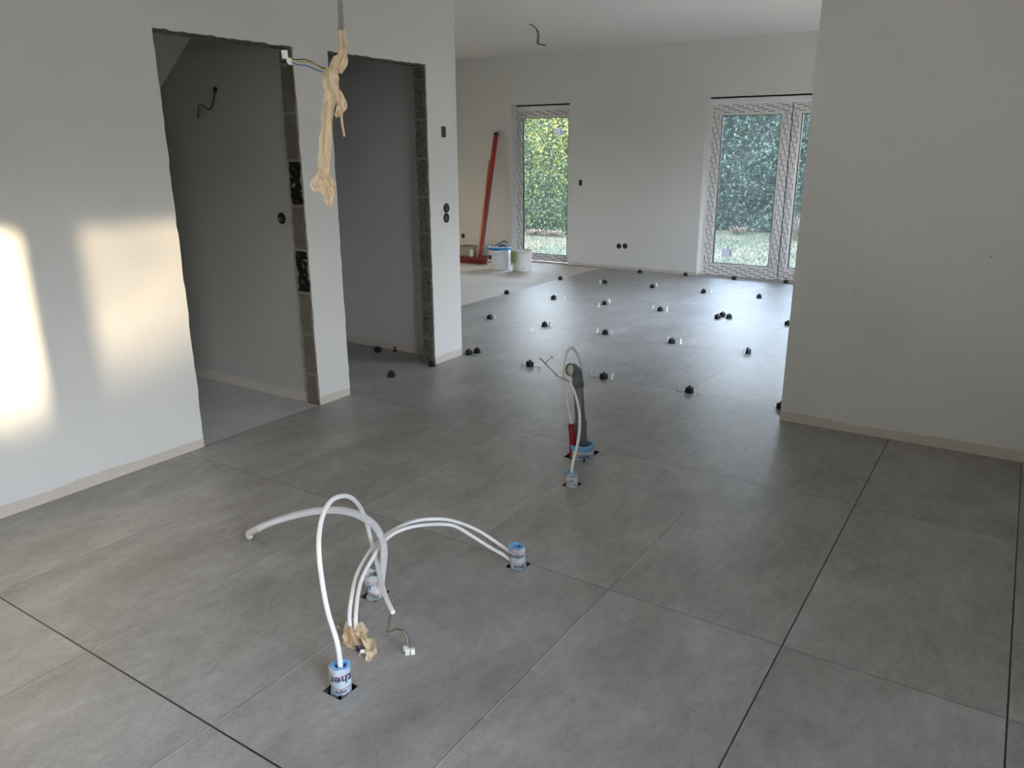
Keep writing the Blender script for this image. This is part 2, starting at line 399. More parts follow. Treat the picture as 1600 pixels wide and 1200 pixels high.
def soffit(name, y0, y1, z, seed, m):
    bm = bmesh.new(); n = 60; g = []
    for j in range(9):
        x = XL - .004 - (WT - .01) * j / 8
        g.append([bm.verts.new((x, y0 + (y1 - y0) * i / n, z - .006 + noise.noise(Vector((x * 40, i * .7, seed))) * .006
                                - (.012 * max(0, noise.noise(Vector((i * .21, seed, 1.5)))) if j == 0 else 0))) for i in range(n + 1)])
    for a in range(8):
        for i in range(n): bm.faces.new((g[a][i], g[a][i + 1], g[a + 1][i + 1], g[a + 1][i]))
    bmesh.ops.solidify(bm, geom=list(bm.faces), thickness=.004)
    return struct(link(name, bm, m))
soffit('trim_3', D1[0], D1[1], D1[2], 2, M_BLOCK); soffit('trim_4', D2[0], D2[1], D2[2], 9, M_BLOCK_G)
# partition between the two side rooms, wall between corridor and far room
bm = bmesh.new(); box(bm, -6.2, XL - WT, 3.334, 3.545, -.03, ZC); struct(link('wall_partition', bm, m_wall('shaded_plaster', (.47, .47, .43))))  # painted wall in shade; the shade is put into a darker plaster colour
bm = bmesh.new(); box(bm, -6.35, XL - WT, 4.605, YP, -.03, ZC); struct(link('wall_corridor', bm, m_wall('half_shaded_plaster', (.58, .58, .58))))  # plaster colour darkened to carry the shade behind the right doorway
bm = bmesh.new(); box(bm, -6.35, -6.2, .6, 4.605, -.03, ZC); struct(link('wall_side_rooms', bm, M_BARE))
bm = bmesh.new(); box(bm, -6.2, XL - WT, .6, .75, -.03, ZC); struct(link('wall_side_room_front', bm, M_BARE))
# sloping underside of the stairs in the first side room
bm = bmesh.new()
poly_prism(bm, [(-2.60, 2.215), (-2.35, 2.40), (-2.2, ZC), (-2.45, ZC), (-4.2, 1.25), (-4.2, 1.03)], lambda a, b, t: (a, t, b), 1.6, 3.334)
struct(link('ceiling_stairs', bm, M_CEIL))
# right wall end
bm = bmesh.new(); box(bm, .624, XR, YRW, YRW + .2, 0, ZC)
m = m_wall('painted_plaster_damp', (.70, .70, .69)); n = N(m); v, o = n.xyz(); old = n.b.inputs['Base Color'].links[0].from_socket
dd = n.math('SQRT', n.math('ADD', n.math('POWER', n.math('SUBTRACT', o[0], 1.115), 2.0), n.math('POWER', n.math('SUBTRACT', o[2], .572), 2.0)))
k_ = n.math('MULTIPLY', n.math('SUBTRACT', 1.0, n.math('DIVIDE', n.math('ADD', dd, n.math('MULTIPLY', n.noise(v, 8, 3), .03)), .17), clamp=True), 2.2, clamp=True)
n.color(n.mix(n.math('MULTIPLY', k_, .12), old, (.42, .41, .40)))
struct(link('wall_right', bm, m))
# far wall with the two garden windows
bm = bmesh.new()
pts = [(XFL, 0), (SW[0], 0), (SW[0], SW[2]), (SW[1], SW[2]), (SW[1], 0), (BW[0], 0), (BW[0], BW[2]), (BW[1], BW[2]), (BW[1], 0), (XFR + .3, 0), (XFR + .3, ZC), (XFL, ZC)]
poly_prism(bm, pts, lambda a, b, t: (a, t, b), YF, YF + .30); struct(link('wall_far', bm, m_wall('painted_plaster_far', (.70, .695, .675), True, .038)))
bm = bmesh.new(); box(bm, XFL - .2, XFL, YP - .2, YF + .3, -.03, ZC); struct(link('wall_far_left', bm, M_WALL))
bm = bmesh.new()
pts = [(YB - .3, 0), (RWIN[0], 0), (RWIN[0], RWIN[2]), (RWIN[1], RWIN[2]), (RWIN[1], 0), (YRW + .2, 0), (YRW + .2, ZC), (YB - .3, ZC)]
poly_prism(bm, pts, lambda a, b, t: (t, a, b), XR, XR + .30); struct(link('wall_window_side', bm, M_WALL))
bm = bmesh.new()
pts = [(YRW + .2, 0), (FWIN[0], 0), (FWIN[0], FWIN[2]), (FWIN[1], FWIN[2]), (FWIN[1], 0), (YF, 0), (YF, ZC), (YRW + .2, ZC)]
poly_prism(bm, pts, lambda a, b, t: (t, a, b), XFR, XFR + .30); struct(link('wall_far_right', bm, M_WALL))
bm = bmesh.new(); box(bm, XL - WT, XR, YB - .3, YB, 0, ZC); struct(link('wall_back', bm, M_WALL))
bm = bmesh.new(); box(bm, -6.6, XR + .3, YB - .3, YRW + .2, ZC, ZC + .25); box(bm, XFL - .2, XFR + .3, YRW + .2, YF + .3, ZC, ZC + .25); struct(link('ceiling', bm, M_CEIL))

# tiled floor with the square cut-outs for the pipes
HOLES = {'A': (.150, .221, 1.455, 1.527), 'B': (-.106, -.040, 1.874, 1.958), 'C': (.206, .275, 2.318, 2.391), 'D': (-.145, -.022, 3.380, 3.545), 'E': (.019, .090, 3.072, 3.142)}
def tiled(rects, holes, name):
    bm = bmesh.new()
    for (X0, X1, Y0, Y1) in rects:
        hs = [h for h in holes if X0 < h[0] < X1 and Y0 < h[2] < Y1]
        xs = sorted({X0, X1, *[a for h in hs for a in h[:2]]}); ys = sorted({Y0, Y1, *[a for h in hs for a in h[2:]]})
        for a, b in zip(xs, xs[1:]):
            for c, d in zip(ys, ys[1:]):
                cx, cy = (a + b) / 2, (c + d) / 2
                inside = any(h[0] < cx < h[1] and h[2] < cy < h[3] for h in hs)
                if not inside: bm.faces.new([bm.verts.new(p) for p in ((a, c, 0), (b, c, 0), (b, d, 0), (a, d, 0))])
                else:
                    q = [(a, c), (b, c), (b, d), (a, d)]
                    for i in range(4):
                        (x0, y0), (x1, y1) = q[i], q[(i + 1) % 4]
                        f = bm.faces.new([bm.verts.new(p) for p in ((x0, y0, 0), (x0, y0, -.07), (x1, y1, -.07), (x1, y1, 0))]); f.material_index = 1
                    f = bm.faces.new([bm.verts.new((x, y, -.07)) for x, y in q]); f.material_index = 1
        q = [(X0, Y0), (X1, Y0), (X1, Y1), (X0, Y1)]
        for i in range(4):
            (x0, y0), (x1, y1) = q[i], q[(i + 1) % 4]
            bm.faces.new([bm.verts.new(p) for p in ((x0, y0, 0), (x0, y0, -.012), (x1, y1, -.012), (x1, y1, 0))])
    return struct(link(name, bm, [M_TILE, M_HOLE]))
fo = tiled([(XL - .012, XR, YB, 4.605), (-6.2, XL - .012, 3.545, 4.605), (-3.0, XFR, 4.605, YF + .30)], HOLES.values(), 'floor')
bm = bmesh.new(); box(bm, -6.2, XL - .012, .75, 3.40, -.05, -.012); struct(link('floor', bm, M_SCREED2))
bm = bmesh.new(); box(bm, XFL, -3.0, 4.7, YF + .30, -.05, -.010); struct(link('floor', bm, M_SCREED))

# ------------------------------------------------------------------ windows
YW = YF + .14
def frame_member(parent, name, x0, x1, z0, z1, y0, y1, m):
    bm = bmesh.new(); box(bm, x0, x1, y0, y1, z0, z1); bevel(bm, .004, 1); return link(name, bm, m, parent)
def sash(parent, x0, x1, z0, z1, wl, wr, wt, wb, yf, glassm):
    frame_member(parent, 'rail', x0, x1, z1 - wt, z1, yf, yf + .07, M_PRH); frame_member(parent, 'rail', x0, x1, z0, z0 + wb, yf, yf + .07, M_PRH)
    frame_member(parent, 'stile', x0, x0 + wl, z0 + wb, z1 - wt, yf, yf + .07, M_PRV); frame_member(parent, 'stile', x1 - wr, x1, z0 + wb, z1 - wt, yf, yf + .07, M_PRV)
    a, b, c, d = x0 + wl, x1 - wr, z0 + wb, z1 - wt
    bm = bmesh.new()
    for q in ((a, a + .018, c, d), (b - .018, b, c, d), (a, b, c, c + .018), (a, b, d - .018, d)): box(bm, q[0], q[1], yf + .008, yf + .03, q[2], q[3])
    link('glazing_bead', bm, M_PVC, parent)
    bm = bmesh.new(); a += .018; b -= .018; c += .018; d -= .018
    for q in ((a, a + .011, c, d), (b - .008, b, c, d), (a, b, c, c + .007), (a, b, d - .007, d)): box(bm, q[0], q[1], yf + .012, yf + .034, q[2], q[3])
    link('gasket', bm, M_RUB, parent)
    bm = bmesh.new(); box(bm, a, b, yf + .026, yf + .032, c, d); p = link('pane', bm, glassm, parent); return p, (a, b, c, d)
def window_head(parent, x0, x1, ztop, h):
    bm = bmesh.new(); box(bm, x0, x1, YW - .012, YW + .06, ztop - .016, ztop); link('shutter_slot', bm, M_SLOT, parent)
    bm = bmesh.new(); box(bm, x0, x1, YW - .004, YW + .06, ztop - h, ztop - .016); bevel(bm, .003, 1); link('head_panel', bm, M_PVC, parent)
def pane_label(parent, x, z, w, h, y, lab):
    bm = bmesh.new(); box(bm, x - w / 2, x + w / 2, y - .0012, y, z - h / 2, z + h / 2); o = link('pane_label', bm, M_LABEL, parent); o['label'] = lab
    bm = bmesh.new()
    for k in range(4): box(bm, x - w * .35 + k * w * .2, x - w * .35 + k * w * .2 + (.003 if k < 3 else .010), y - .0022, y - .0012, z - h * .38, z + h * .38)
    link('print_mark', bm, M_GREY, o)
w1 = struct(empty('window_1', ((SW[0] + SW[1]) / 2, YW, 0)))
window_head(w1, SW[0], SW[1], SW[2], .075)
p, g = sash(w1, SW[0], SW[1], .0, SW[2] - .075, .075, .075, .075, .075, YW, M_GLASS)
L = at(873, 206, 1, YW + .02); pane_label(w1, L.x, L.z, .11, .10, YW + .024, 'small grey label stuck at the top of the glass')
w2 = struct(empty('window_2', ((BW[0] + BW[1]) / 2, YW, 0)))
window_head(w2, BW[0], BW[1], BW[2], .085)
frame_member(w2, 'frame', BW[0], BW[0] + .035, .0, BW[2] - .085, YW, YW + .06, M_PVC)
XM = -.755
p, g = sash(w2, BW[0] + .035, XM - .005, .02, BW[2] - .09, .095, .095, .10, .11, YW - .01, M_GLASSB)
L = at(1136, 395, 1, YW + .014); pane_label(w2, L.x, L.z, .13, .10, YW + .014, 'pale label with printed lines low on the left pane')
p, g = sash(w2, XM + .005, BW[1] - .035, .02, BW[2] - .09, .085, .095, .10, .11, YW - .01, M_GLASSB)
L = at(1248, 398, 1, YW + .014); pane_label(w2, L.x + .03, L.z, .13, .10, YW + .014, 'pale label low on the right pane, cut off by the wall')
frame_member(w2, 'frame', BW[1] - .035, BW[1], .0, BW[2] - .085, YW, YW + .06, M_PVC)
frame_member(w2, 'threshold', BW[0], BW[1], 0, .022, YW - .012, YW + .08, M_PRH)
bm = bmesh.new(); box(bm, XM - .009, XM + .009, YW + .004, YW + .05, .02, BW[2] - .09); link('meeting_seal', bm, M_RUB, w2)
L = at(1231, 305, 1, YW - .012)
bm = bmesh.new(); box(bm, L.x - .017, L.x + .017, YW - .016, YW - .0095, L.z - .05, L.z + .05); bevel(bm, .003); link('handle_plate', bm, M_STONE, w2)
# garden doors out of view: the frames that shape the sun on the left wall
def side_window(n, y0, y1, z1, split, gm, XR=XR):
    w = struct(empty('window_%d' % n, (XR + .16, (y0 + y1) / 2, 0)))
    bm = bmesh.new(); X0, X1 = XR + .13, XR + .20
    box(bm, X0, X1, y0, y0 + .09, 0, z1); box(bm, X0, X1, y1 - .09, y1, 0, z1); box(bm, X0, X1, y0, y1, 0, .12); box(bm, X0, X1, y0, y1, z1 - .06, z1)
    box(bm, X0, X1, split[0], split[1], 0, z1); link('frame', bm, M_PVC, w)
    for a, b, g_ in ((y0 + .09, split[0], gm[0]), (split[1], y1 - .09, gm[1])):
        bm = bmesh.new(); box(bm, XR + .16, XR + .166, a, b, .12, z1 - .06); link('pane', bm, g_, w)
side_window(3, RWIN[0], RWIN[1], RWIN[2], (1.085, 1.345), (M_CLEAR, M_DIMGL))
side_window(4, FWIN[0], FWIN[1], FWIN[2], (6.1, 6.25), (M_CLEAR, M_CLEAR), XFR)

# ------------------------------------------------------------------ outdoors
def m_lawn():
    m = mat('lawn_ground', (.1, .2, .05), .95); n = N(m); v, o = n.xyz()
    a = n.noise(v, .9, 5, .65); b = n.noise(v, 14, 4, .7)
    s = n.math('ADD', n.math('MULTIPLY', a, .6), n.math('MULTIPLY', b, .4))
    n.color(n.ramp(s, [(.34, (.012, .020, .004)), (.43, (.024, .034, .006)), (.50, (.060, .047, .020)), (.62, (.095, .062, .034))])); n.bump(b, .6, .03); return m
bm = bmesh.new(); G = -.12
for q in ((-60, 60, YF + .3, 60), (-60, -6.35, -40, YF + .3), (XR + .3, 60, -40, YF + .3), (XFL - .2, XR + .3, -40, YB - .3), (XFR + .3, XR + .3, YRW + .2, YF + .3)):
    bm.faces.new([bm.verts.new(p) for p in ((q[0], q[2], G), (q[1], q[2], G), (q[1], q[3], G), (q[0], q[3], G))])
tag(link('lawn', bm, m_lawn()), 'patchy green lawn with dry straw coloured spots outside the windows', 'lawn', kind='stuff')
def m_leaf(name, cols, sunlit_z=0):
    m = mat(name, cols[0], .45); n = N(m); oi = n.new('ShaderNodeTexNoise'); v, o = n.xyz()
    n.put(oi.inputs['Vector'], v); oi.inputs['Scale'].default_value = 9; oi.inputs['Detail'].default_value = 3
    fac = oi.outputs['Fac']
    if sunlit_z: fac = n.math('ADD', fac, n.math('MULTIPLY', n.math('SUBTRACT', o[2], sunlit_z), .11))  # upper leaves coloured yellower, standing in for sunlight on the hedge top
    n.color(n.ramp(fac, [(.3, cols[0]), (.5, cols[1]), (.68, cols[2])])); n.b.inputs['Transmission Weight'].default_value = 0
    return m
M_LEAF_Y = m_leaf('sunny_leaf', [(.018, .04, .005), (.065, .095, .011), (.21, .20, .022)], 1.55)
M_LEAF_D = m_leaf('shaded_leaf', [(.005, .017, .008), (.015, .036, .017), (.042, .07, .034)])  # shade put into the leaf colour: darker and bluer than the sunlit set
M_TWIG = mat('dark_twigs', (.035, .032, .022), .9)
def hedge(name, x0, x1, y0, depth, h, nleaf, m, label, seed, axis=0, bumpy=.25, group=None, leaf=.05):
    rg = random.Random(seed); root = empty(name, ((x0 + x1) / 2, y0, G) if axis == 0 else (y0, (x0 + x1) / 2, G)); tag(root, label, 'hedge', group)
    def P(a, b, z): return Vector((a, b, z)) if axis == 0 else Vector((b, a, z))
    def top(a): return h + bumpy * noise.noise(Vector((a * 1.3, seed, 0))) + bumpy * .5 * noise.noise(Vector((a * 4, seed, 3)))
    bm = bmesh.new(); n = 40; ra, rb = [], []
    for i in range(n + 1):
        a = x0 + (x1 - x0) * i / n; t = top(a) - .18
        ra.append([bm.verts.new(P(a, y0 + .22, G)), bm.verts.new(P(a, y0 + .22, t)), bm.verts.new(P(a, y0 + depth, t)), bm.verts.new(P(a, y0 + depth, G))])
    for A, B in zip(ra, ra[1:]):
        for k in range(3): bm.faces.new((A[k], A[k + 1], B[k + 1], B[k]))
    bm.faces.new(ra[0]); bm.faces.new(ra[-1]); link('branches', bm, M_TWIG, root)
    bm = bmesh.new()
    for i in range(nleaf):
        a = rg.uniform(x0, x1); t = top(a)
        if rg.random() < .86: z = G + .03 + (t - G - .03) * rg.random() ** .95; b = y0 + abs(rg.gauss(0, .10)) + .12 * noise.noise(Vector((a * 2.2, z * 2.2, seed)))
        else: z = t - abs(rg.gauss(0, .08)) + rg.uniform(0, .1) * rg.random(); b = y0 + rg.uniform(0, depth)
        c = P(a, b, z); s = rg.uniform(.6, 1.25) * leaf
        d = Vector((rg.gauss(0, 1), rg.gauss(0, 1), rg.gauss(.5, 1))).normalized(); e = d.orthogonal().normalized()
        e = Matrix.Rotation(rg.uniform(0, 6.28), 3, d) @ e; w = d.cross(e) * .22 * s * 2
        f0_ = c - d * s * .9; f1 = c + d * s * .9; mid = c + e * .12 * s
        q = [bm.verts.new(p) for p in (f0_, mid + w, f1, mid - w)]; bm.faces.new(q)
    link('foliage', bm, m, root); return root
hedge('hedge', -9.6, -5.4, 14.0, 1.0, 2.55, 42000, M_LEAF_Y, 'yellow-green leafy hedge seen through the narrow window', 5, leaf=.036)
hedge('hedge', -5.3, 1.0, 16.4, 1.2, 3.1, 45000, M_LEAF_D, 'dark blue-green leafy hedge seen through the wide window', 8, leaf=.048)
hedge('hedge', -6, 3.0, 12.0, 1.2, 3.12, 18000, M_LEAF_D, 'unseen lower hedge added to cut off the low sun', 21, axis=1, bumpy=.12, leaf=.09)  # this and the next three
hedge('hedge', 3.0, 4.8, 12.0, 1.2, 4.7, 5000, M_LEAF_D, 'unseen tall hedge block added to keep sun out of the far room', 22, axis=1, bumpy=.12, leaf=.09)
hedge('hedge', 4.8, 6.1, 12.0, 1.2, 3.38, 3000, M_LEAF_D, 'unseen low hedge piece shaped to let some sun into the far room', 23, axis=1, bumpy=.06, leaf=.09)
hedge('hedge', 6.1, 14, 12.0, 1.2, 4.7, 12000, M_LEAF_D, 'unseen long tall hedge added to block sun from the far wall', 24, axis=1, bumpy=.12, leaf=.09)
# grass blades: countless, one object
bm = bmesh.new(); rg = random.Random(2)
for (xa, xb, ya, yb, cnt) in ((-4.6, -.4, YF + .6, 16.3, 9000), (-9, -4.2, YF + .6, 13.9, 6000)):
    for i in range(cnt):
        x, y = rg.uniform(xa, xb), rg.uniform(ya, yb); h_ = rg.uniform(.02, .06); a = rg.uniform(0, 6.28)
        dx, dy = math.cos(a) * .006, math.sin(a) * .006
        bm.faces.new([bm.verts.new(p) for p in ((x - dx, y - dy, G), (x + dx, y + dy, G), (x + rg.gauss(0, .02), y + rg.gauss(0, .02), G + h_))])
M_GRASS = m_leaf('grass_blade', [(.016, .032, .005), (.034, .056, .008), (.08, .07, .026)])
tag(link('grass', bm, M_GRASS), 'short green grass blades between the house and the hedges', 'grass', kind='stuff')
M_STRAW = mat('dry_straw', (.13, .088, .050), .9)
def tuft(x, y, h_, n_, lab, s):
    bm = bmesh.new(); rg = random.Random(s)
    for i in range(n_):
        a = rg.uniform(0, 6.28); r = abs(rg.gauss(0, .10)); b = Vector((x + r * math.cos(a), y + r * math.sin(a), G)); t = b + Vector((math.cos(a) * rg.uniform(.05, .25), math.sin(a) * rg.uniform(.05, .25), h_ * rg.uniform(.4, 1)))
        w = Vector((-math.sin(a), math.cos(a), 0)) * .008; m_ = (b + t) / 2 + Vector((0, 0, .05))
        bm.faces.new([bm.verts.new(p) for p in (b - w, b + w, m_ + w, t, m_ - w)])
    tag(link('dry_grass_tuft', bm, M_STRAW, loc=(x, y, G)), lab, 'grass tuft', 'dry grass tufts at the foot of the hedge')
for px, py, h_, n_, lab in ((1166, 362, .16, 90, 'dry straw tuft in front of the hedge, middle of the wide window'), (1254, 376, .55, 160, 'tall pale dry grass tuft at the right edge of the wide window'),
                            (1120, 356, .14, 60, 'dry straw tuft at the left edge of the wide window')):
    d = at(px, py, 2, G); tuft(d.x, min(d.y, 15.9), h_, n_, lab, int(px))
for px, py, lab in ((838, 367, 'dry straw clump under the yellow-green hedge, left in the narrow window'), (866, 369, 'dry straw clump under the yellow-green hedge, right in the narrow window')):
    d = at(px, py, 2, G); tuft(d.x, min(d.y, 13.6), .12, 120, lab, int(px))

# ------------------------------------------------------------------ levelling clips
def clip_mesh():
    bm = bmesh.new()
    lathe(bm, [(.001, 0), (.027, 0), (.029, .003), (.029, .009), (.024, .012)], 24, close=False)
    def lobe(t, z): return 1 + .16 * math.cos(2 * math.pi * t * 4)
    lathe(bm, [(.022, .010), (.024, .014), (.024, .030), (.020, .034), (.010, .035), (.001, .035)], 48, lobe=lobe)
    lathe(bm, [(.007, .03), (.007, .043), (.005, .046), (.001, .046)], 12)
    return bm
clip0 = link('levelling_clip', clip_mesh(), M_BLK)
spike = None
bm = bmesh.new(); box(bm, -.014, .014, -.002, .002, 0, .004); box(bm, -.0055, .0055, -.0016, .0016, .004, .042); stub0 = link('spacer_stub', bm, M_STUB)
used = {'c': False, 's': False}
def place(proto, key, x, y, rz, label, cat, group, tilt=(0, 0)):
    if not used[key]: o = proto; used[key] = True
    else: o = proto.copy(); COL.objects.link(o)
    o.location = (x, y, 0.0005); o.rotation_euler = (tilt[0], tilt[1], rz); tag(o, label, cat, group); return o
rows = {
 'row from the left wall corner': [(-1.805, 4.835), (-1.70, 4.79) , (-1.205, 4.765), (-.61, 4.76), (-.005, 4.77), (.575, 4.755)],
 'row behind the bent grey pipe': [(-2.39, 5.97), (-1.80, 5.97), (-1.2, 5.965), (-.605, 5.965), (.005, 5.965)],
 'row with three clips bunched together': [(-2.985, 7.155), (-2.395, 7.155), (-1.80, 7.15), (-1.2, 7.15), (-.615, 7.10), (-.61, 7.225), (-.53, 7.17), (.005, 7.15)],
 'row before the far wall': [(-2.98, 8.32), (-2.39, 8.34), (-1.795, 8.34), (-1.195, 8.34), (-.595, 8.355)],
 'row against the far wall': [(-2.375, 9.30), (-1.80, 9.38), (-1.2, 9.41), (-.605, 9.47)],
}
order = ['leftmost', 'second from left', 'third from left', 'fourth from left', 'fifth from left', 'sixth from left', 'seventh from left', 'rightmost']
# the two clips side by side at the wall corner
rows['row from the left wall corner'][0] = (-1.775, 4.80); rows['row from the left wall corner'][1] = (-1.752, 4.875)
for rn, pts_ in rows.items():
    for i, (x, y) in enumerate(pts_):
        o_ = order[i] if i < len(pts_) - 1 else 'rightmost'
        place(clip0, 'c', x, y, rng.uniform(0, 1.5), 'black clip, %s in the %s' % (o_, rn), 'tile clip', 'black tile levelling clips')
for x, y, lab in ((-2.42, 4.49, 'black clip standing near the back wall inside the right doorway'), (-1.865, 4.02, 'black clip alone on the tiles in the right doorway'), (-1.80, 4.385, 'black clip at the foot of the porous grey door jamb')):
    place(clip0, 'c', x, y, rng.uniform(0, 1.5), lab, 'tile clip', 'black tile levelling clips')
stubs = [(334, 488, 'left of the second clip in the row at the wall corner'), (406, 497, 'right of the clip left of the bent pipe'), (641, 538, 'left of the clip beside the bent pipe'), (732, 551, 'right of the clip beside the bent pipe'),
         (1031, 604, 'left of the nearest clip by the right wall'), (1116, 614, 'right of the nearest clip by the right wall'), (373, 338, 'alone on the tile before the row behind the pipe'),
         (213, 282, 'right of the leftmost clip behind the pipe'), (451, 312, 'right of the second clip behind the pipe'), (664, 344, 'left of the third clip behind the pipe'), (731, 352, 'right of the third clip behind the pipe'),
         (978, 384, 'left of the fourth clip behind the pipe'), (1040, 393, 'right of the fourth clip behind the pipe'), (1323, 437, 'left of the rightmost clip behind the pipe'), (521, 196, 'right of the second clip in the bunched row'),
         (671, 228, 'left of the third clip in the bunched row'), (722, 208, 'right of the third clip in the bunched row'), (912, 238, 'left of the fourth clip in the bunched row'), (978, 247, 'right of the fourth clip in the bunched row'),
         (932, 136, 'behind the middle clip of the row before the far wall'), (1432, 190, 'right of the rightmost clip before the far wall'), (1176, 165, 'right of the fourth clip before the far wall'), (680, 122, 'left of the second clip before the far wall')]
for cx, cy, lab in stubs:
    p = fl(700 + cx * .35, 400 + cy * .35)
    place(stub0, 's', p.x, p.y, rng.uniform(.2, 1.2), 'white spacer stub ' + lab, 'spacer', 'white spacer stubs in the tile joints', (rng.uniform(-.25, .25), rng.uniform(-.3, .3)))
p = fl(620, 548); 
bm = bmesh.new(); lathe(bm, [(.001, 0), (.016, 0), (.014, .01), (.005, .014), (.005, .04), (.001, .041)], 10, c=(0, 0, 0))
o = link('levelling_pin', bm, M_BLK); o.location = (p.x, 4.575, 0); tag(o, 'small black pin against the back wall in the right doorway', 'pin')

# ------------------------------------------------------------------ sockets and wall boxes
def wall_frame(o, loc, face):   # face '+x' looks to +X, '-y' looks to -Y
    o.location = loc; o.rotation_euler = (0, 0, 0) if face == '-y' else (0, 0, R90)
def socket(loc, face, label, style='round', inner=True):
    root = empty('socket_box', loc); wall_frame(root, loc, face); tag(root, label, 'socket box', 'open socket boxes in the walls')
    # local frame: x along the wall, -y out of the wall, z up
    def add(name, bm, m): 
        me = bpy.data.meshes.new(name); bmesh.ops.recalc_face_normals(bm, faces=bm.faces); bm.to_mesh(me); bm.free(); me.materials.append(m)
        c = bpy.data.objects.new(name, me); COL.objects.link(c); c.parent = root; return c
    bm = bmesh.new()
    if style == 'rect': box(bm, -.024, .024, -.004, .02, -.036, .036); bevel(bm, .004)
    else:
        prof = [(.031, .004), (.034, 0), (.032, -.003), (.027, -.003), (.026, -.0008), (.0005, -.0008)]
        lathe(bm, [(r, z) for r, z in prof], 28)
        for v in bm.verts: v.co = Vector((v.co.x, v.co.z, v.co.y))
    add('box_rim', bm, M_BLK)
    if inner:
        bm = bmesh.new(); rg = random.Random(int(loc[0] * 100 + loc[2] * 100))
        for k in range(3):
            a = rg.uniform(0, 6.28); P_ = [(0, -.001, 0), (math.cos(a) * .012, -.006, math.sin(a) * .012), (math.cos(a + 1.2) * .018, -.010, math.sin(a + 1.2) * .018), (math.cos(a + 2.4) * .016, -.002, math.sin(a + 2.4) * .016)]
            tube(bm, catmull(P_, 5), .0022, 6)
        add('wire_end', bm, W_GR)
s1 = at(693, 206, 0, XL); socket((XL, s1.y, s1.z), '+x', 'upper black rectangular switch box on the pier right of the right doorway', 'rect', False)
s1 = at(697.5, 325, 0, XL); socket((XL, s1.y, s1.z), '+x', 'upper of two round sockets on the pier right of the right doorway')
s1 = at(697.5, 340.5, 0, XL); socket((XL, s1.y, s1.z), '+x', 'lower of two round sockets on the pier right of the right doorway')
s1 = at(440, 341, 1, 3.334); socket((s1.x, 3.334, s1.z), '-y', 'round black socket box on the dark wall inside the left doorway')
s1 = at(907, 285.5, 1, YF); socket((s1.x, YF, s1.z), '-y', 'black box on the far wall between the two windows', 'rect', False)
s1 = at(967, 384.5, 1, YF); socket((s1.x, YF, s1.z), '-y', 'left of two low round sockets on the far wall')
s1 = at(976.5, 384.5, 1, YF); socket((s1.x, YF, s1.z), '-y', 'right of two low round sockets on the far wall')
s1 = at(723.5, 368.5, 1, YF); socket((s1.x, YF, s1.z), '-y', 'low round socket box at the corner of the pier, above the grey tub')

# ------------------------------------------------------------------ cables on the floor
def cable(name, path, r, m, seg=14, n=10): bm = bmesh.new(); tube(bm, catmull(path, n), r, seg); return bm
def conduit_bm(path, r, pitch, depth=.22):
    p = resample(catmull(path, 24), pitch / 4); bm = bmesh.new()
    tube(bm, p, r, 20, rib=lambda i: (1, 1, 1 - depth, 1 - depth)[i % 4])
    for f in bm.faces: f.smooth = False
    return bm
def hole_c(k): h = HOLES[k]; return Vector(((h[0] + h[1]) / 2, (h[2] + h[3]) / 2, 0))
def text_mesh(s, size):
    cu = bpy.data.curves.new('t', 'FONT'); cu.body = s; cu.size = size; cu.align_x = 'CENTER'; cu.resolution_u = 3; cu.offset = size * .012
    o = bpy.data.objects.new('t', cu); COL.objects.link(o); bpy.context.view_layer.update()
    me = bpy.data.meshes.new_from_object(o.evaluated_get(bpy.context.evaluated_depsgraph_get())); bpy.data.objects.remove(o); return me
def sleeve(k, c, r, z1, tilt, label, film, texts=(), foam_top=.0, squash=1.0, wall=.010, group='printed foam sleeves around the pipes', seed=0, foamm=M_FOAM, crumple=.0022):
    """foam pipe sleeve: printed film outside, foam wall inside; tilt = sideways shift of the top (dx, dy)"""
    name = 'pipe_sleeve'; root = empty(name, (c.x, c.y, 0)); tag(root, label, 'foam sleeve', group)
    base = Vector((c.x, c.y, 0)); seg = 40
    def pt(a, rr, z):
        t = (z + .05) / (z1 + .05); j = noise.noise(Vector((math.cos(a) * 1.5, math.sin(a) * 1.5, z * 30 + seed))) * crumple * (1 + 2 * t)
        sh = Vector((tilt[0], tilt[1], 0)) * max(0, z / z1)
        return base + sh + Vector(((rr + j) * math.cos(a), (rr + j) * math.sin(a) * squash, z))
    def rim(a): return z1 + noise.noise(Vector((math.cos(a) * 1.3, math.sin(a) * 1.3, seed + 9))) * .008
    def shell(r_out, z0, zf, bm, flip=False):
        rings = []
        for i in range(13):
            rings.append([bm.verts.new(pt(2 * math.pi * q / seg, r_out, z0 + (zf(2 * math.pi * q / seg) - z0) * i / 12)) for q in range(seg)])
        for A, B in zip(rings, rings[1:]):
            for q in range(seg):
                f = bm.faces.new((A[q], A[(q + 1) % seg], B[(q + 1) % seg], B[q])); f.smooth = True
        return rings
    bm = bmesh.new(); shell(r, -.05, lambda a: rim(a) - foam_top, bm); bmesh.ops.solidify(bm, geom=list(bm.faces), thickness=.0008); filmo = link('printed_film', bm, film, root)
    bm = bmesh.new(); A = shell(r - .0014, -.05, lambda a: rim(a) + .001, bm); B = shell(r - wall, -.05, lambda a: rim(a) + .001, bm)
    for q in range(seg): bm.faces.new((A[-1][q], A[-1][(q + 1) % seg], B[-1][(q + 1) % seg], B[-1][q]))
    link('foam_liner', bm, foamm, root)
    for (s, size, zc, ang, flip) in texts:
        me = text_mesh(s, size)
        for v in me.vertices:
            x, y = v.co.x, v.co.y - size * .33
            if flip: x, y = -x, -y
            a = ang + x / r; q = pt(a, r + .0016, min(zc + y, z1 + .02)); v.co = q - base
        me.materials.append(M_INK); o = bpy.data.objects.new('lettering', me); COL.objects.link(o); o.parent = filmo
    return root
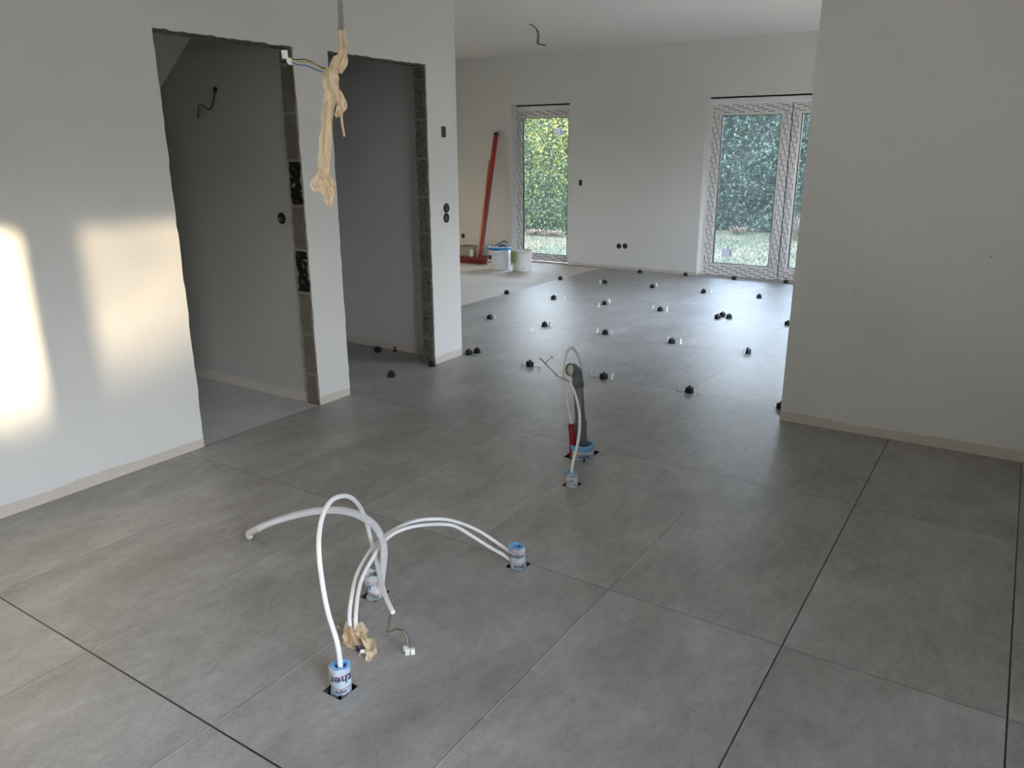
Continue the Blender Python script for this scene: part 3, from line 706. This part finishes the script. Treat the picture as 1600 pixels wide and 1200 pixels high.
TO_CAM = lambda c: math.atan2(CAM.y - c.y, CAM.x - c.x)
cA = hole_c('A') + Vector((0, .003, 0)); cB = hole_c('B'); cC = hole_c('C'); cD = hole_c('D'); cE = hole_c('E')
sleeve('A', cA, .0295, .080, (.001, 0), 'blue and white sleeve nearest the camera, upside-down lettering, cable loop rising from it', M_FILM, [('ther', .038, .048, TO_CAM(cA), True), ('tubo', .017, .012, TO_CAM(cA), False)], seed=1)
sleeve('B', cB, .030, .085, (.0, .0), 'crumpled white sleeve around the corrugated conduit, behind the masking tape', M_FILM2, [('ll', .026, .045, TO_CAM(cB) - .6, False), ('co', .022, .012, TO_CAM(cB), False)], foam_top=-.004, wall=.004, seed=4, foamm=M_FILM2, crumple=.006)
sleeve('C', cC, .030, .076, (-.010, .004), 'tilted light-blue sleeve where the two arched white cables come out', M_FILM, [('n-cor', .024, .050, TO_CAM(cC), False), ('cool', .022, .012, TO_CAM(cC) + .25, False)], seed=7)
sleeve('D', cD, .061, .060, (.0, 0), 'wide blue-rimmed sleeve around the grey drain pipe', M_FILM, [('tubo', .030, .012, TO_CAM(cD) + .25, False)], foam_top=.026, squash=1.05, seed=12, foamm=M_FOAM)
sleeve('E', cE, .027, .062, (-.004, 0), 'small blue and pink sleeve in front of the drain pipe', M_FILM, [('ni', .02, .03, TO_CAM(cE), False)], seed=15)

def wires(parent, specs):
    for pts_, m, r, nm in specs:
        bm = bmesh.new(); tube(bm, catmull(pts_, 8), r, 8); o_ = link(nm, bm, m, parent)
    return o_
def connector(parent, loc, rz=0.0, s=1.0, tilt=0.0, name='connector'):
    bm = bmesh.new(); R = Matrix.Rotation(rz, 3, 'Z') @ Matrix.Rotation(tilt, 3, 'X')
    vs = box(bm, -.006 * s, .006 * s, -.005 * s, .005 * s, -.009 * s, .009 * s); box(bm, -.004 * s, .004 * s, -.0055 * s, -.005 * s, -.006 * s, -.001 * s)
    bmesh.ops.bevel(bm, geom=[e for e in bm.edges if e.calc_length() > .008 * s], offset=.001 * s, segments=1, affect='EDGES')
    for v in bm.verts: v.co = Vector(loc) + R @ v.co
    return link(name, bm, M_CON, parent)
# A: loop with the loose wire end
A = [cA + Vector((.0, 0, -.04)), aty(532, 1045, 1.492), aty(527, 1005, 1.495), aty(512, 955, 1.51), aty(502, 900, 1.53), aty(498, 850, 1.56), aty(503, 810, 1.61), aty(518, 782, 1.68), aty(540, 775, 1.76), aty(557, 785, 1.85),
     aty(570, 808, 1.96), aty(579, 840, 1.99), aty(586, 868, 1.93), aty(594, 903, 1.84), aty(604, 935, 1.76), aty(614, 957, 1.72)]
rt = empty('power_cable', cA); tag(rt, 'white power cable in a tall loop, ending in coloured wires', 'cable')
link('sheath', cable('sheath', A, .0075, M_CABLE), M_CABLE, rt)
E_ = A[-1]; k1 = aty(608, 975, 1.70); k2 = fl(606, 990) + Vector((0, 0, .004)); k3 = aty(622, 984, 1.72); k4 = aty(634, 992, 1.72); k5 = aty(638, 1010, 1.712)
for dx, m, nm in ((0, W_GY, 'yellow_green_wire'), (.0028, W_BL, 'blue_wire'), (-.0028, W_BR, 'brown_wire'), (.0012, W_GR, 'grey_wire')):
    o = Vector((dx, dx * .6, abs(dx) * .6)); wk = wires(rt, [([E_ - (A[-1] - A[-2]) * .2 + o * .5, k1 + o, k2 + o, k3 + o * 1.5, k4 + o * 2, k5 + o * 1.5], m, .0014, nm)])
cf = fl(637, 1024)
connector(wk, Vector((cf.x - .002, cf.y + .002, .0115)), .6, 1.15); connector(wk, Vector((cf.x - .015, cf.y + .008, .0115)), .3, 1.1); connector(wk, Vector((cf.x + .012, cf.y + .010, .013)), .9, 1.1)
# B: corrugated conduit
Bp = [cB + Vector((.012, .0, -.04)), aty(597, 895, 1.915), aty(600, 860, 1.915), aty(594, 835, 1.92), aty(578, 815, 1.925), aty(553, 802, 1.93), aty(525, 797, 1.93), aty(490, 799, 1.93), aty(450, 808, 1.935), aty(415, 820, 1.94), aty(391, 832, 1.95)]
rt = empty('corrugated_conduit', cB); tag(rt, 'grey ribbed conduit arching left and touching the tiles with its taped end', 'conduit')
link('ribbed_tube', conduit_bm(Bp, .0130, .0062), M_COND, rt)
bm = bmesh.new(); e = Bp[-1]; d = (Bp[-1] - Bp[-2]).normalized()
tube(bm, catmull([e - d * .08, e - d * .04, e, e + d * .012 + Vector((0, 0, -.004)), e + d * .006 + Vector((.010, -.010, -.014)), e - d * .03 + Vector((0, -.012, -.020))], 6), lambda t: .0138 if t < .6 else .0138 - .009 * (t - .6) / .4, 14); link('taped_end', bm, M_COND, rt)
# C: two arched cables
def off(p, dx, dy=0, dz=0): return p + Vector((dx, dy, dz))
C1 = [cC + Vector((-.006, .004, .0)), aty(801, 868, 2.353), aty(792, 859, 2.353), aty(772, 845, 2.34), aty(745, 828, 2.31), aty(712, 815, 2.27), aty(685, 811, 2.22), aty(650, 814, 2.15), aty(615, 828, 2.07), aty(590, 848, 1.98), aty(571, 872, 1.90), aty(557, 900, 1.82), aty(550, 930, 1.75), aty(546, 962, 1.70), aty(548, 985, 1.68)]
C2 = [cC + Vector((-.014, -.008, .02)), aty(795, 873, 2.347), aty(785, 866, 2.33), aty(767, 856, 2.31), aty(735, 836, 2.28), aty(710, 822, 2.25), aty(683, 819, 2.20), aty(650, 822, 2.12), aty(620, 831, 2.04), aty(598, 848, 1.96), aty(580, 876, 1.88), aty(566, 903, 1.81), aty(559, 932, 1.75), aty(556, 962, 1.705), aty(556, 985, 1.685)]
o = link('power_cable', cable('c', C1, .0068, M_CABLE), M_CABLE, loc=cC); tag(o, 'upper of two parallel white cables arching from the tilted sleeve', 'cable', 'white cables lying in an arch')
o = link('power_cable', cable('c', C2, .0068, M_CABLE), M_CABLE, loc=cC); tag(o, 'lower of two parallel white cables arching from the tilted sleeve', 'cable', 'white cables lying in an arch')

def ribbon(bm, path, widths, side, fold=.25, seed=0, n=5, cols=5, twist=0.0, mi=0):
    P = catmull(path, n); nP = len(P); W = []
    for i in range(nP):
        t = i / (nP - 1) * (len(widths) - 1); a = int(min(t, len(widths) - 2)); W.append(widths[a] + (widths[a + 1] - widths[a]) * (t - a))
    rows_ = []
    for i, p in enumerate(P):
        T = (P[min(i + 1, nP - 1)] - P[max(i - 1, 0)]).normalized(); S = (Vector(side) - T * T.dot(Vector(side))).normalized(); S = Matrix.Rotation(twist * i / nP, 3, T) @ S; Nn = T.cross(S); rr = []
        for k in range(cols):
            u = k / (cols - 1) - .5
            w = W[i] * (1 + .25 * noise.noise(Vector((i * .35, seed, k * .1))))
            z = fold * W[i] * (noise.noise(Vector((k * 1.3 + seed, i * .22, seed * 2.3))) * 1.6 + (.3 if k % 2 else -.3) * noise.noise(Vector((i * .12, k * .5, seed + 7))) * 2)
            rr.append(bm.verts.new(p + S * (u * w + noise.noise(Vector((i * .4, k, seed))) * w * .12) + Nn * z))
        rows_.append(rr)
    for A_, B_ in zip(rows_, rows_[1:]):
        for k in range(cols - 1): bm.faces.new((A_[k], A_[k + 1], B_[k + 1], B_[k])).material_index = mi
def finish_tape(name, bm, parent=None, loc=None):
    bmesh.ops.solidify(bm, geom=list(bm.faces), thickness=.0009); return link(name, bm, M_TAPE, parent, loc=loc)
side = r0
tl = fl(560, 1005)
rt = empty('masking_tape', tl); tag(rt, 'crumpled cream masking tape wrapped round the ends of two cables on the tiles', 'masking tape', None)
bm = bmesh.new()
ribbon(bm, [aty(547, 968, 1.70), aty(549, 985, 1.68), aty(553, 1000, 1.665), aty(560, 1010, 1.66)], [.028, .058, .066, .036], side, .6, 3)
ribbon(bm, [aty(544, 975, 1.705), aty(546, 988, 1.69), aty(555, 1003, 1.675)], [.02, .05, .05], side, .6, 9)
ribbon(bm, [aty(562, 975, 1.705), aty(566, 985, 1.69), aty(563, 1000, 1.68)], [.022, .034, .03], side, .6, 5)
ribbon(bm, [aty(566, 992, 1.68), aty(577, 1004, 1.665), aty(580, 1019, 1.645), aty(574, 1034, 1.625)], [.024, .036, .034, .014], side, .6, 13)
ribbon(bm, [aty(545, 1002, 1.675), aty(549, 1008, 1.66), aty(557, 1012, 1.655)], [.03, .036, .02], side, .6, 21)
ribbon(bm, [aty(562, 1016, 1.655), aty(568, 1024, 1.64), aty(571, 1037, 1.622)], [.016, .026, .010], side, .4, 31)
ribbon(bm, [aty(545, 988, 1.69), aty(537, 986, 1.70), aty(530, 984, 1.70), aty(527, 978, 1.70)], [.018, .012, .012, .014], (0, 0, 1), .4, 41)
finish_tape('tape', bm, rt)
wk = wires(rt, [([aty(548, 1000, 1.672), aty(556, 1010, 1.652), aty(563, 1020, 1.648)], W_BK, .0022, 'black_wire'), ([aty(551, 1001, 1.672), aty(559, 1009, 1.652), aty(566, 1017, 1.648)], W_BL, .0018, 'blue_wire'),
           ([aty(546, 1003, 1.67), aty(552, 1016, 1.65), aty(563, 1027, 1.645)], W_GY, .0018, 'yellow_green_wire')])
connector(wk, aty(567, 1020, 1.640) + Vector((0, 0, .004)), .5, 1.1, .8)

# ------------------------------------------------------------------ drain pipe group
YD = cD.y
base = Vector((-.078, YD, 0)); top = aty(902, 585, YD - .015); rt = empty('drain_pipe', base); tag(rt, 'grey plastic drain pipe with an elbow facing left at its top', 'drain pipe')
ax = (top - base)
bm = bmesh.new(); tube(bm, [base + Vector((0, 0, -.05)), base + ax * .5, base + ax], .0255, 24); link('pipe', bm, M_HT, rt)
bm = bmesh.new(); zz = aty(908, 655, YD).z; t0 = zz / top.z
tube(bm, [base + Vector((0, 0, -.05)), base + ax * (t0 - .03), base + ax * t0], .0290, 24); tube(bm, [base + ax * (t0 - .03), base + ax * (t0 - .02), base + ax * t0], .0325, 24); link('pipe_socket', bm, M_HT, rt)
bm = bmesh.new(); dirE = (Vector((CAM.x, CAM.y, 0)) - Vector((top.x, top.y, 0))).normalized(); dirE = (dirE * .62 - r0 * .80).normalized(); dirE.z = .14
P_ = [base + ax * .90, base + ax * .97, top + Vector((0, 0, .018)) + dirE * .008, top + Vector((0, 0, .024)) + dirE * .036]
tube(bm, catmull(P_, 6), .0265, 24); e0 = P_[-1]; tube(bm, [e0 - dirE * .012, e0 + dirE * .004, e0 + dirE * .012], .0335, 24, caps=False)
tube(bm, [e0 + dirE * .012, e0 + dirE * .004], .0275, 24, caps=False)
tube(bm, [base + ax * .86, base + ax * .90, base + ax * .905], .0300, 24); elb = link('elbow', bm, M_HT, rt)
bm = bmesh.new(); bmesh.ops.create_icosphere(bm, subdivisions=4, radius=.0262)
for v in bm.verts:
    nn = noise.noise(v.co * 190) * .010 + noise.noise(v.co * 80) * .012; v.co *= 1 + nn / .026 * .8; d_ = v.co.dot(dirE.normalized()); v.co -= dirE.normalized() * d_ * .7; v.co += e0 + dirE * .006
link('crumpled_plug', bm, M_FOILP, elb)
# red sleeve with its cable loop
Rp = [cD + Vector((-.036, -.036, -.04)), aty(895, 697, YD - .035), aty(892.5, 662, YD - .035)]
o = link('red_conduit', conduit_bm(Rp, .0170, .0075, .09), M_REDC, loc=cD + Vector((-.036, -.036, 0))); tag(o, 'short red corrugated conduit beside the grey drain pipe', 'conduit')
Lp = [aty(893.5, 680, YD - .035), aty(892.5, 660, YD - .035), aty(888, 640, YD - .035), aty(883.5, 618, YD - .04), aty(881, 595, YD - .045), aty(881.5, 572, YD - .05), aty(885, 552, YD - .03), aty(892, 543.5, YD), aty(900, 549, YD + .02), aty(907, 566, YD + .04), aty(910.5, 585, YD + .045), aty(911, 620, YD + .045), aty(911, 660, YD + .045), aty(911, 690, YD + .04), cD + Vector((.02, .04, -.03))]
o = link('power_cable', cable('c', Lp, .0070, M_CABLE), M_CABLE, loc=cD); tag(o, 'white cable looping over the top of the drain pipe elbow', 'cable')
Ep = [cE + Vector((-.006, 0, -.03)), aty(893, 738, 3.10), aty(896, 718, 3.11), aty(902, 696, 3.13), aty(905.5, 672, 3.17), aty(905.5, 650, 3.21), aty(903, 632, 3.25), aty(898, 614, 3.28), aty(891, 598, 3.30)]
rt = empty('power_cable', cE); tag(rt, 'white cable from the small sleeve leaning on the drain pipe, bare wires spread left', 'cable')
link('sheath', cable('c', Ep, .0064, M_CABLE), M_CABLE, rt)
w0 = Ep[-1]
wk = wires(rt, [([w0, aty(882, 590, 3.30), aty(875, 594, 3.30), aty(866, 583, 3.30), aty(855, 572, 3.30), aty(847, 564, 3.30), aty(843, 558, 3.30)], W_GY, .0017, 'yellow_green_wire'),
           ([w0, aty(881, 592, 3.305), aty(873, 588, 3.31), aty(864, 580, 3.31), aty(852, 568, 3.31), aty(845, 560, 3.31)], W_BK, .0019, 'black_wire'),
           ([aty(866, 582, 3.305), aty(856, 573, 3.305), aty(853, 567, 3.305), aty(859, 561, 3.305)], W_BL, .0017, 'blue_wire')])
connector(wk, aty(862, 558, 3.305), .5, .9, 1.0); connector(wk, aty(843.5, 560, 3.30), .3, .8, .4)

# ------------------------------------------------------------------ hanging conduit and tape
HS = .80          # the strip hangs about two metres from the camera
def hp(x, y, d=2.42): return CAM + ray(x, y) * d * HS
t1 = hp(531.5, 5)
rt = empty('hanging_conduit', (t1.x, t1.y, ZC)); tag(rt, 'grey conduit hanging from the ceiling with brown and blue wires sticking out left', 'conduit')
Hc = [Vector((t1.x, t1.y, ZC)), Vector((t1.x, t1.y, ZC - .4)), hp(531.5, 5), hp(532, 48), hp(534, 80), hp(530, 100), hp(520, 118)]
link('ribbed_tube', conduit_bm(Hc, .0072, .0042, .18), M_CONDG, rt)
wk = wires(rt, [([hp(522, 112, 2.41), hp(500, 104, 2.405), hp(480, 94, 2.40), hp(462, 93, 2.40), hp(450, 92, 2.40)], W_BR, .0017, 'brown_wire'),
           ([hp(522, 114, 2.41), hp(503, 107, 2.402), hp(486, 98, 2.398), hp(468, 96, 2.40), hp(452, 90, 2.40)], W_GY, .0015, 'yellow_green_wire'),
           ([hp(522, 116, 2.41), hp(500, 111, 2.40), hp(480, 103, 2.395), hp(465, 101, 2.395), hp(456, 97, 2.395)], W_BL, .0015, 'blue_wire')])
connector(wk, hp(445, 85, 2.40), .5, 1.12, .1); connector(wk, hp(453, 96, 2.395), .5, .95, 1.2)
top_t = hp(531, 60); rt = empty('masking_tape', top_t); tag(rt, 'long crumpled strip of cream masking tape hanging from the ceiling conduit', 'masking tape')
bm = bmesh.new()
tube(bm, catmull([hp(532, 49), hp(533, 65), hp(534, 82)], 8), .0082, 14, caps=False)
ribbon(bm, [hp(538, 46, 2.41), hp(539, 58, 2.41), hp(543, 71, 2.41)], [0.0064, 0.0080, 0.0144], side, .2, 2)
ribbon(bm, [hp(536, 76, 2.405), hp(533, 90, 2.40), hp(524, 105, 2.395), hp(515, 118, 2.40)], [0.0192, 0.0272, 0.0336, 0.0336], side, .28, 4)
ribbon(bm, [hp(539, 84, 2.41), hp(537, 98, 2.405), hp(530, 113, 2.40)], [0.0144, 0.0192, 0.0144], side, .4, 6)
ribbon(bm, [hp(515, 108, 2.395), hp(516, 125, 2.39), hp(517, 142, 2.395), hp(516, 158, 2.40)], [0.0352, 0.0400, 0.0352, 0.0272], side, .18, 8)
ribbon(bm, [hp(526, 140, 2.405), hp(531, 155, 2.40), hp(534, 168, 2.40), hp(524, 182, 2.405)], [0.0160, 0.0272, 0.0240, 0.0096], side, .35, 10)
ribbon(bm, [hp(533, 168, 2.40), hp(534, 190, 2.40), hp(538, 213, 2.40)], [0.0072, 0.0064, 0.0056], side, .2, 12)
ribbon(bm, [hp(514, 155, 2.40), hp(511, 185, 2.398), hp(508, 220, 2.395), hp(505, 250, 2.395), hp(504, 274, 2.398)], [0.0288, 0.0280, 0.0288, 0.0280, 0.0272], side, .16, 14, twist=.3)
ribbon(bm, [hp(516, 170, 2.402), hp(513, 220, 2.402), hp(510, 270, 2.40)], [0.0160, 0.0160, 0.0160], side, .3, 15)
ribbon(bm, [hp(505, 268, 2.398), hp(498, 280, 2.39), hp(491, 290, 2.385), hp(500, 299, 2.39)], [0.0240, 0.0240, 0.0208, 0.0112], side, .3, 16)
ribbon(bm, [hp(508, 270, 2.398), hp(512, 285, 2.39), hp(517, 298, 2.388), hp(523, 308, 2.39)], [0.0272, 0.0288, 0.0256, 0.0096], side, .38, 18)
ribbon(bm, [hp(506, 285, 2.39), hp(510, 300, 2.385), hp(514, 312, 2.385), hp(516, 323, 2.385)], [0.0240, 0.0240, 0.0208, 0.0112], side, .38, 20)
finish_tape('tape', bm, rt)

# ------------------------------------------------------------------ wires hanging from far ceiling and in the side room
a = at(829, 38, 2, ZC); b = a + Vector((0, 0, -.02))
rt = empty('ceiling_wire', a); tag(rt, 'dark bent wires hanging from the ceiling of the far room', 'wire')
wires(rt, [([a, aty(836, 43, a.y), aty(842, 52, a.y), aty(841, 66, a.y), aty(844, 69, a.y), aty(853, 71.5, a.y)], W_GR, .0055, 'grey_wire'), ([a, aty(837, 44, a.y), aty(840, 55, a.y), aty(840, 68, a.y), aty(850, 70, a.y)], W_BK, .004, 'black_wire')])
bm = bmesh.new(); lathe(bm, [(.001, -.006), (.018, -.006), (.018, 0), (.001, 0)], 16, c=a); link('ceiling_hole_rim', bm, M_GREY, rt)
a = at(337, 140, 1, 3.334)
rt = empty('wall_wire', a); tag(rt, 'dark bent wires sticking out of the wall high inside the left doorway', 'wire')
ys = 3.334
wires(rt, [([a, aty(334, 152, ys - .03), aty(331, 167, ys - .06), aty(325, 170, ys - .07), aty(317, 164, ys - .08), aty(312, 163, ys - .08), aty(310, 172, ys - .08), aty(309, 184, ys - .08)], W_BK, .0035, 'black_wire'),
           ([aty(312.5, 163, ys - .082), aty(311.5, 174, ys - .082), aty(310.5, 185, ys - .082)], W_GR, .005, 'grey_wire')])
bm = bmesh.new(); lathe(bm, [(.001, -.010), (.014, -.009), (.016, .004), (.001, .005)], 16)
for v in bm.verts: v.co = Vector((v.co.x, v.co.z, v.co.y)) + a
link('wall_hole_rim', bm, M_BLK, rt)
# wall marks: damp patch
m = mat('screw_mark', (.25, .24, .22), .9)
bm = bmesh.new()
for px, py in ((1337, 452), (1334, 458), (1548, 401)):
    q = at(px, py, 1, YRW); box(bm, q.x - .003, q.x + .003, YRW - .0006, YRW + .001, q.z - .003, q.z + .003)
o = link('trim_5', bm, m); struct(o)

# ------------------------------------------------------------------ tools by the narrow window
def bucket(c, r0_, r1, h, label, rim, group='plastic buckets by the narrow window'):
    rt = empty('bucket', c); tag(rt, label, 'bucket', group)
    def add(nm, bm, m): return link(nm, bm, m, rt, smooth=False)
    bm = bmesh.new(); lathe(bm, [(.001, 0), (r0_, 0), (r0_ + .002, .01), (r1, h), (r1 - .006, h), (r0_ - .004, .02), (.001, .02)], 40, c=c); add('body', bm, M_BKT)
    bm = bmesh.new(); lathe(bm, [(r1 - .002, h - .028), (r1 + .009, h - .026), (r1 + .009, h), (r1 - .007, h + .003)], 40, c=c); add('rim', bm, rim)
    return rt
ZS = -.010
c1 = fl(778, 421); c1 = Vector((c1.x - .065, c1.y + .13, ZS)); b1 = bucket(c1, .140, .152, .285, 'white bucket with a blue rim and tools on top', M_BLUE)
bm = bmesh.new(); P_ = [c1 + Vector((math.cos(t) * .158, math.sin(t) * .158, .27)) for t in (3.4,)] 
hnd = [c1 + Vector((-.155, -.02, .27)), c1 + Vector((-.09, -.13, .22)), c1 + Vector((.0, -.165, .19)), c1 + Vector((.10, -.125, .22)), c1 + Vector((.155, -.01, .27))]
tube(bm, catmull(hnd, 8), .0022, 6); link('handle', bm, M_METAL, b1)
aC = TO_CAM(c1)
def patch(c, rr, a0, a1, z0, z1, m, parent, nm):
    bm = bmesh.new(); n_ = 8; A_ = []; 
    for i in range(n_ + 1):
        a_ = a0 + (a1 - a0) * i / n_; A_.append([bm.verts.new(c + Vector((math.cos(a_) * rr(z), math.sin(a_) * rr(z), z))) for z in (z0, z1)])
    for p_, q_ in zip(A_, A_[1:]): bm.faces.new((p_[0], q_[0], q_[1], p_[1]))
    bmesh.ops.solidify(bm, geom=list(bm.faces), thickness=.0006); link(nm, bm, m, parent)
rr1 = lambda z: .1405 + (.012) * z / .285 + .0022
patch(c1, rr1, aC - 1.35, aC - .75, .135, .19, M_NAVY, b1, 'printed_label'); patch(c1, rr1, aC - 1.35, aC - 1.2, .205, .24, M_REDP, b1, 'red_seal'); patch(c1, rr1, aC - 1.3, aC - .8, .09, .105, M_NAVY, b1, 'printed_label')
bm = bmesh.new(); lathe(bm, [(.001, .262), (.147, .262), (.147, .268), (.001, .268)], 32, c=c1); link('lid', bm, M_BKT, b1)
# trowel and float lying on the bucket
bm = bmesh.new(); q = c1 + Vector((.0, -.02, .290)); box(bm, q.x - .10, q.x + .05, q.y - .035, q.y + .035, q.z - .004, q.z, rot=Matrix.Rotation(.4, 3, 'Z')); tr = tag(link('trowel', bm, M_METAL, loc=q), 'small trowel lying on the blue-rimmed bucket', 'trowel')
bm = bmesh.new(); tube(bm, [q + Vector((.01, .0, .012)), q + Vector((.05, .018, .022)), q + Vector((.10, .04, .018))], .013, 10); link('handle', bm, M_NAVY, tr)
bm = bmesh.new(); q = c1 + Vector((-.07, .05, .300)); tube(bm, catmull([q + Vector((-.03, 0, -.008)), q + Vector((.03, .02, .022)), q + Vector((.10, .03, .055)), q + Vector((.15, .02, .040))], 6), lambda t: .010, 10); tag(link('brush', bm, M_GREY, loc=q), 'dark handled brush sticking up behind the trowel on the bucket', 'brush')
c2 = fl(815, 424); c2 = Vector((c2.x - .065, c2.y + .11, ZS)); b2 = bucket(c2, .118, .136, .265, 'plain white bucket with a green cloth over its rim', M_BKT)
bm = bmesh.new(); a2 = TO_CAM(c2); W_ = []
for i in range(15):
    a_ = a2 - 1.25 + .85 * i / 14; col = []
    for j in range(13):
        s = j / 12; z = .272 - .20 * max(0, s - .12) / .88 * (.85 + .2 * math.sin(i * .9)); rr = (.136 if s < .12 else .145) + .010 * math.sin(i * 1.7 + j * .3) * s + .004
        if s < .06: rr = .125
        col.append(bm.verts.new(c2 + Vector((math.cos(a_) * rr, math.sin(a_) * rr, z + (.006 if .0 < s < .2 else 0)))))
    W_.append(col)
for A_, B_ in zip(W_, W_[1:]):
    for j in range(12): f = bm.faces.new((A_[j], A_[j + 1], B_[j + 1], B_[j])); f.smooth = True
bmesh.ops.solidify(bm, geom=list(bm.faces), thickness=.003); tag(link('cleaning_cloth', bm, M_CLOTH, loc=c2 + Vector((0, 0, .2))), 'green folded cloth hanging over the edge of the plain white bucket', 'cloth')
rr2 = lambda z: .1185 + .018 * z / .265 + .0015
for da, z in ((.0, .04), (.25, .045), (-.2, .10)): patch(c2, rr2, a2 + da - .05, a2 + da + .05, z, z + .012, M_GREY, b2, 'smudge')
# red straightedge leaning on the wall
bb = at(749, 404, 1, 9.16); bb.z = ZS; tt = at(775.5, 207, 1, YF - .055)
bm = bmesh.new(); ax = (tt - bb); L_ = ax.length
box(bm, -.040, .040, -.014, .014, .0, L_); bevel(bm, .003, 1)
rt = empty('spirit_level', bb); tag(rt, 'long red spirit level leaning against the far wall', 'spirit level')
Rm = ax.to_track_quat('Z', 'Y').to_matrix()
yaw_fix = Matrix.Rotation(.10, 3, 'Z')
def lev(nm, bm, m):
    for v in bm.verts: v.co = bb + Rm @ v.co
    return link(nm, bm, m, rt)
lowest = None
lev('body', bm, M_RED)
bm = bmesh.new(); box(bm, -.040, .040, -.017, .017, L_ - .03, L_); bevel(bm, .003, 1); lev('end_cap', bm, M_BLK)
for z_ in (.25, L_ - .55):
    bm = bmesh.new(); box(bm, -.014, .014, -.0165, -.0135, z_, z_ + .05); lev('vial', bm, M_STUB)
bm = bmesh.new(); box(bm, -.042, -.038, -.012, .012, .1, L_ - .5); lev('edge_strip', bm, M_GREY)
# broom
rt_b = at(743, 411, 1, 8.99); rt_b.z = ZS
rt = empty('broom', rt_b); tag(rt, 'dark red push broom with a pale wooden stick', 'broom')
bm = bmesh.new(); box(bm, rt_b.x - .30, rt_b.x + .17, rt_b.y - .035, rt_b.y + .035, ZS + .055, ZS + .085); bevel(bm, .006); link('head', bm, M_MAR, rt)
bm = bmesh.new(); box(bm, rt_b.x - .295, rt_b.x + .165, rt_b.y - .045, rt_b.y + .04, ZS, ZS + .058)
bmesh.ops.subdivide_edges(bm, edges=list(bm.edges), cuts=12)
for v in bm.verts: v.co += Vector((0, noise.noise(v.co * 60) * .006, 0))
link('bristles', bm, M_REDB, rt)
bm = bmesh.new(); p0 = Vector((rt_b.x + .03, rt_b.y, ZS + .08)); p1 = at(765, 250, 1, YF - .03); tube(bm, [p0, (p0 + p1) / 2, p1], .0125, 12); link('stick', bm, M_WOOD, rt)
# tub, board and carton behind
q = Vector((-4.98, 9.2, ZS)); q.x = at(733, 395, 1, 9.2).x
bm = bmesh.new(); bx0, bx1, by0, by1 = q.x - .17, q.x + .11, 9.14, 9.38
vs = box(bm, bx0, bx1, by0, by1, ZS + .05, ZS + .20); 
for v in vs:
    if v.co.z < ZS + .1: v.co.x += (.02 if v.co.x < q.x else -.02); v.co.y += (.02 if v.co.y < 9.25 else -.02)
tf = [f for f in bm.faces if all(v.co.z > ZS + .19 for v in f.verts)]
bmesh.ops.inset_region(bm, faces=tf, thickness=.008); bmesh.ops.translate(bm, verts=list({v for f in tf for v in f.verts}), vec=(0, 0, -.13))
tag(link('mortar_tub', bm, M_TUB, loc=(q.x, 9.25, ZS + .05)), 'grey plastic tub behind the broom at the far wall', 'tub')
bm = bmesh.new(); box(bm, q.x - .24, q.x + .17, 9.10, 9.42, ZS, ZS + .048); bevel(bm, .003, 1); tag(link('board', bm, M_CARD, loc=(q.x, 9.25, ZS)), 'dark brown board lying under the grey tub', 'board')
k = at(735, 389, 1, 9.10); bm = bmesh.new(); box(bm, k.x - .02, k.x + .035, 9.105, 9.13, ZS + .05, ZS + .165); bevel(bm, .002, 1); tag(link('carton', bm, M_BKT, loc=(k.x, 9.12, ZS + .05)), 'small white carton standing in front of the grey tub', 'carton')
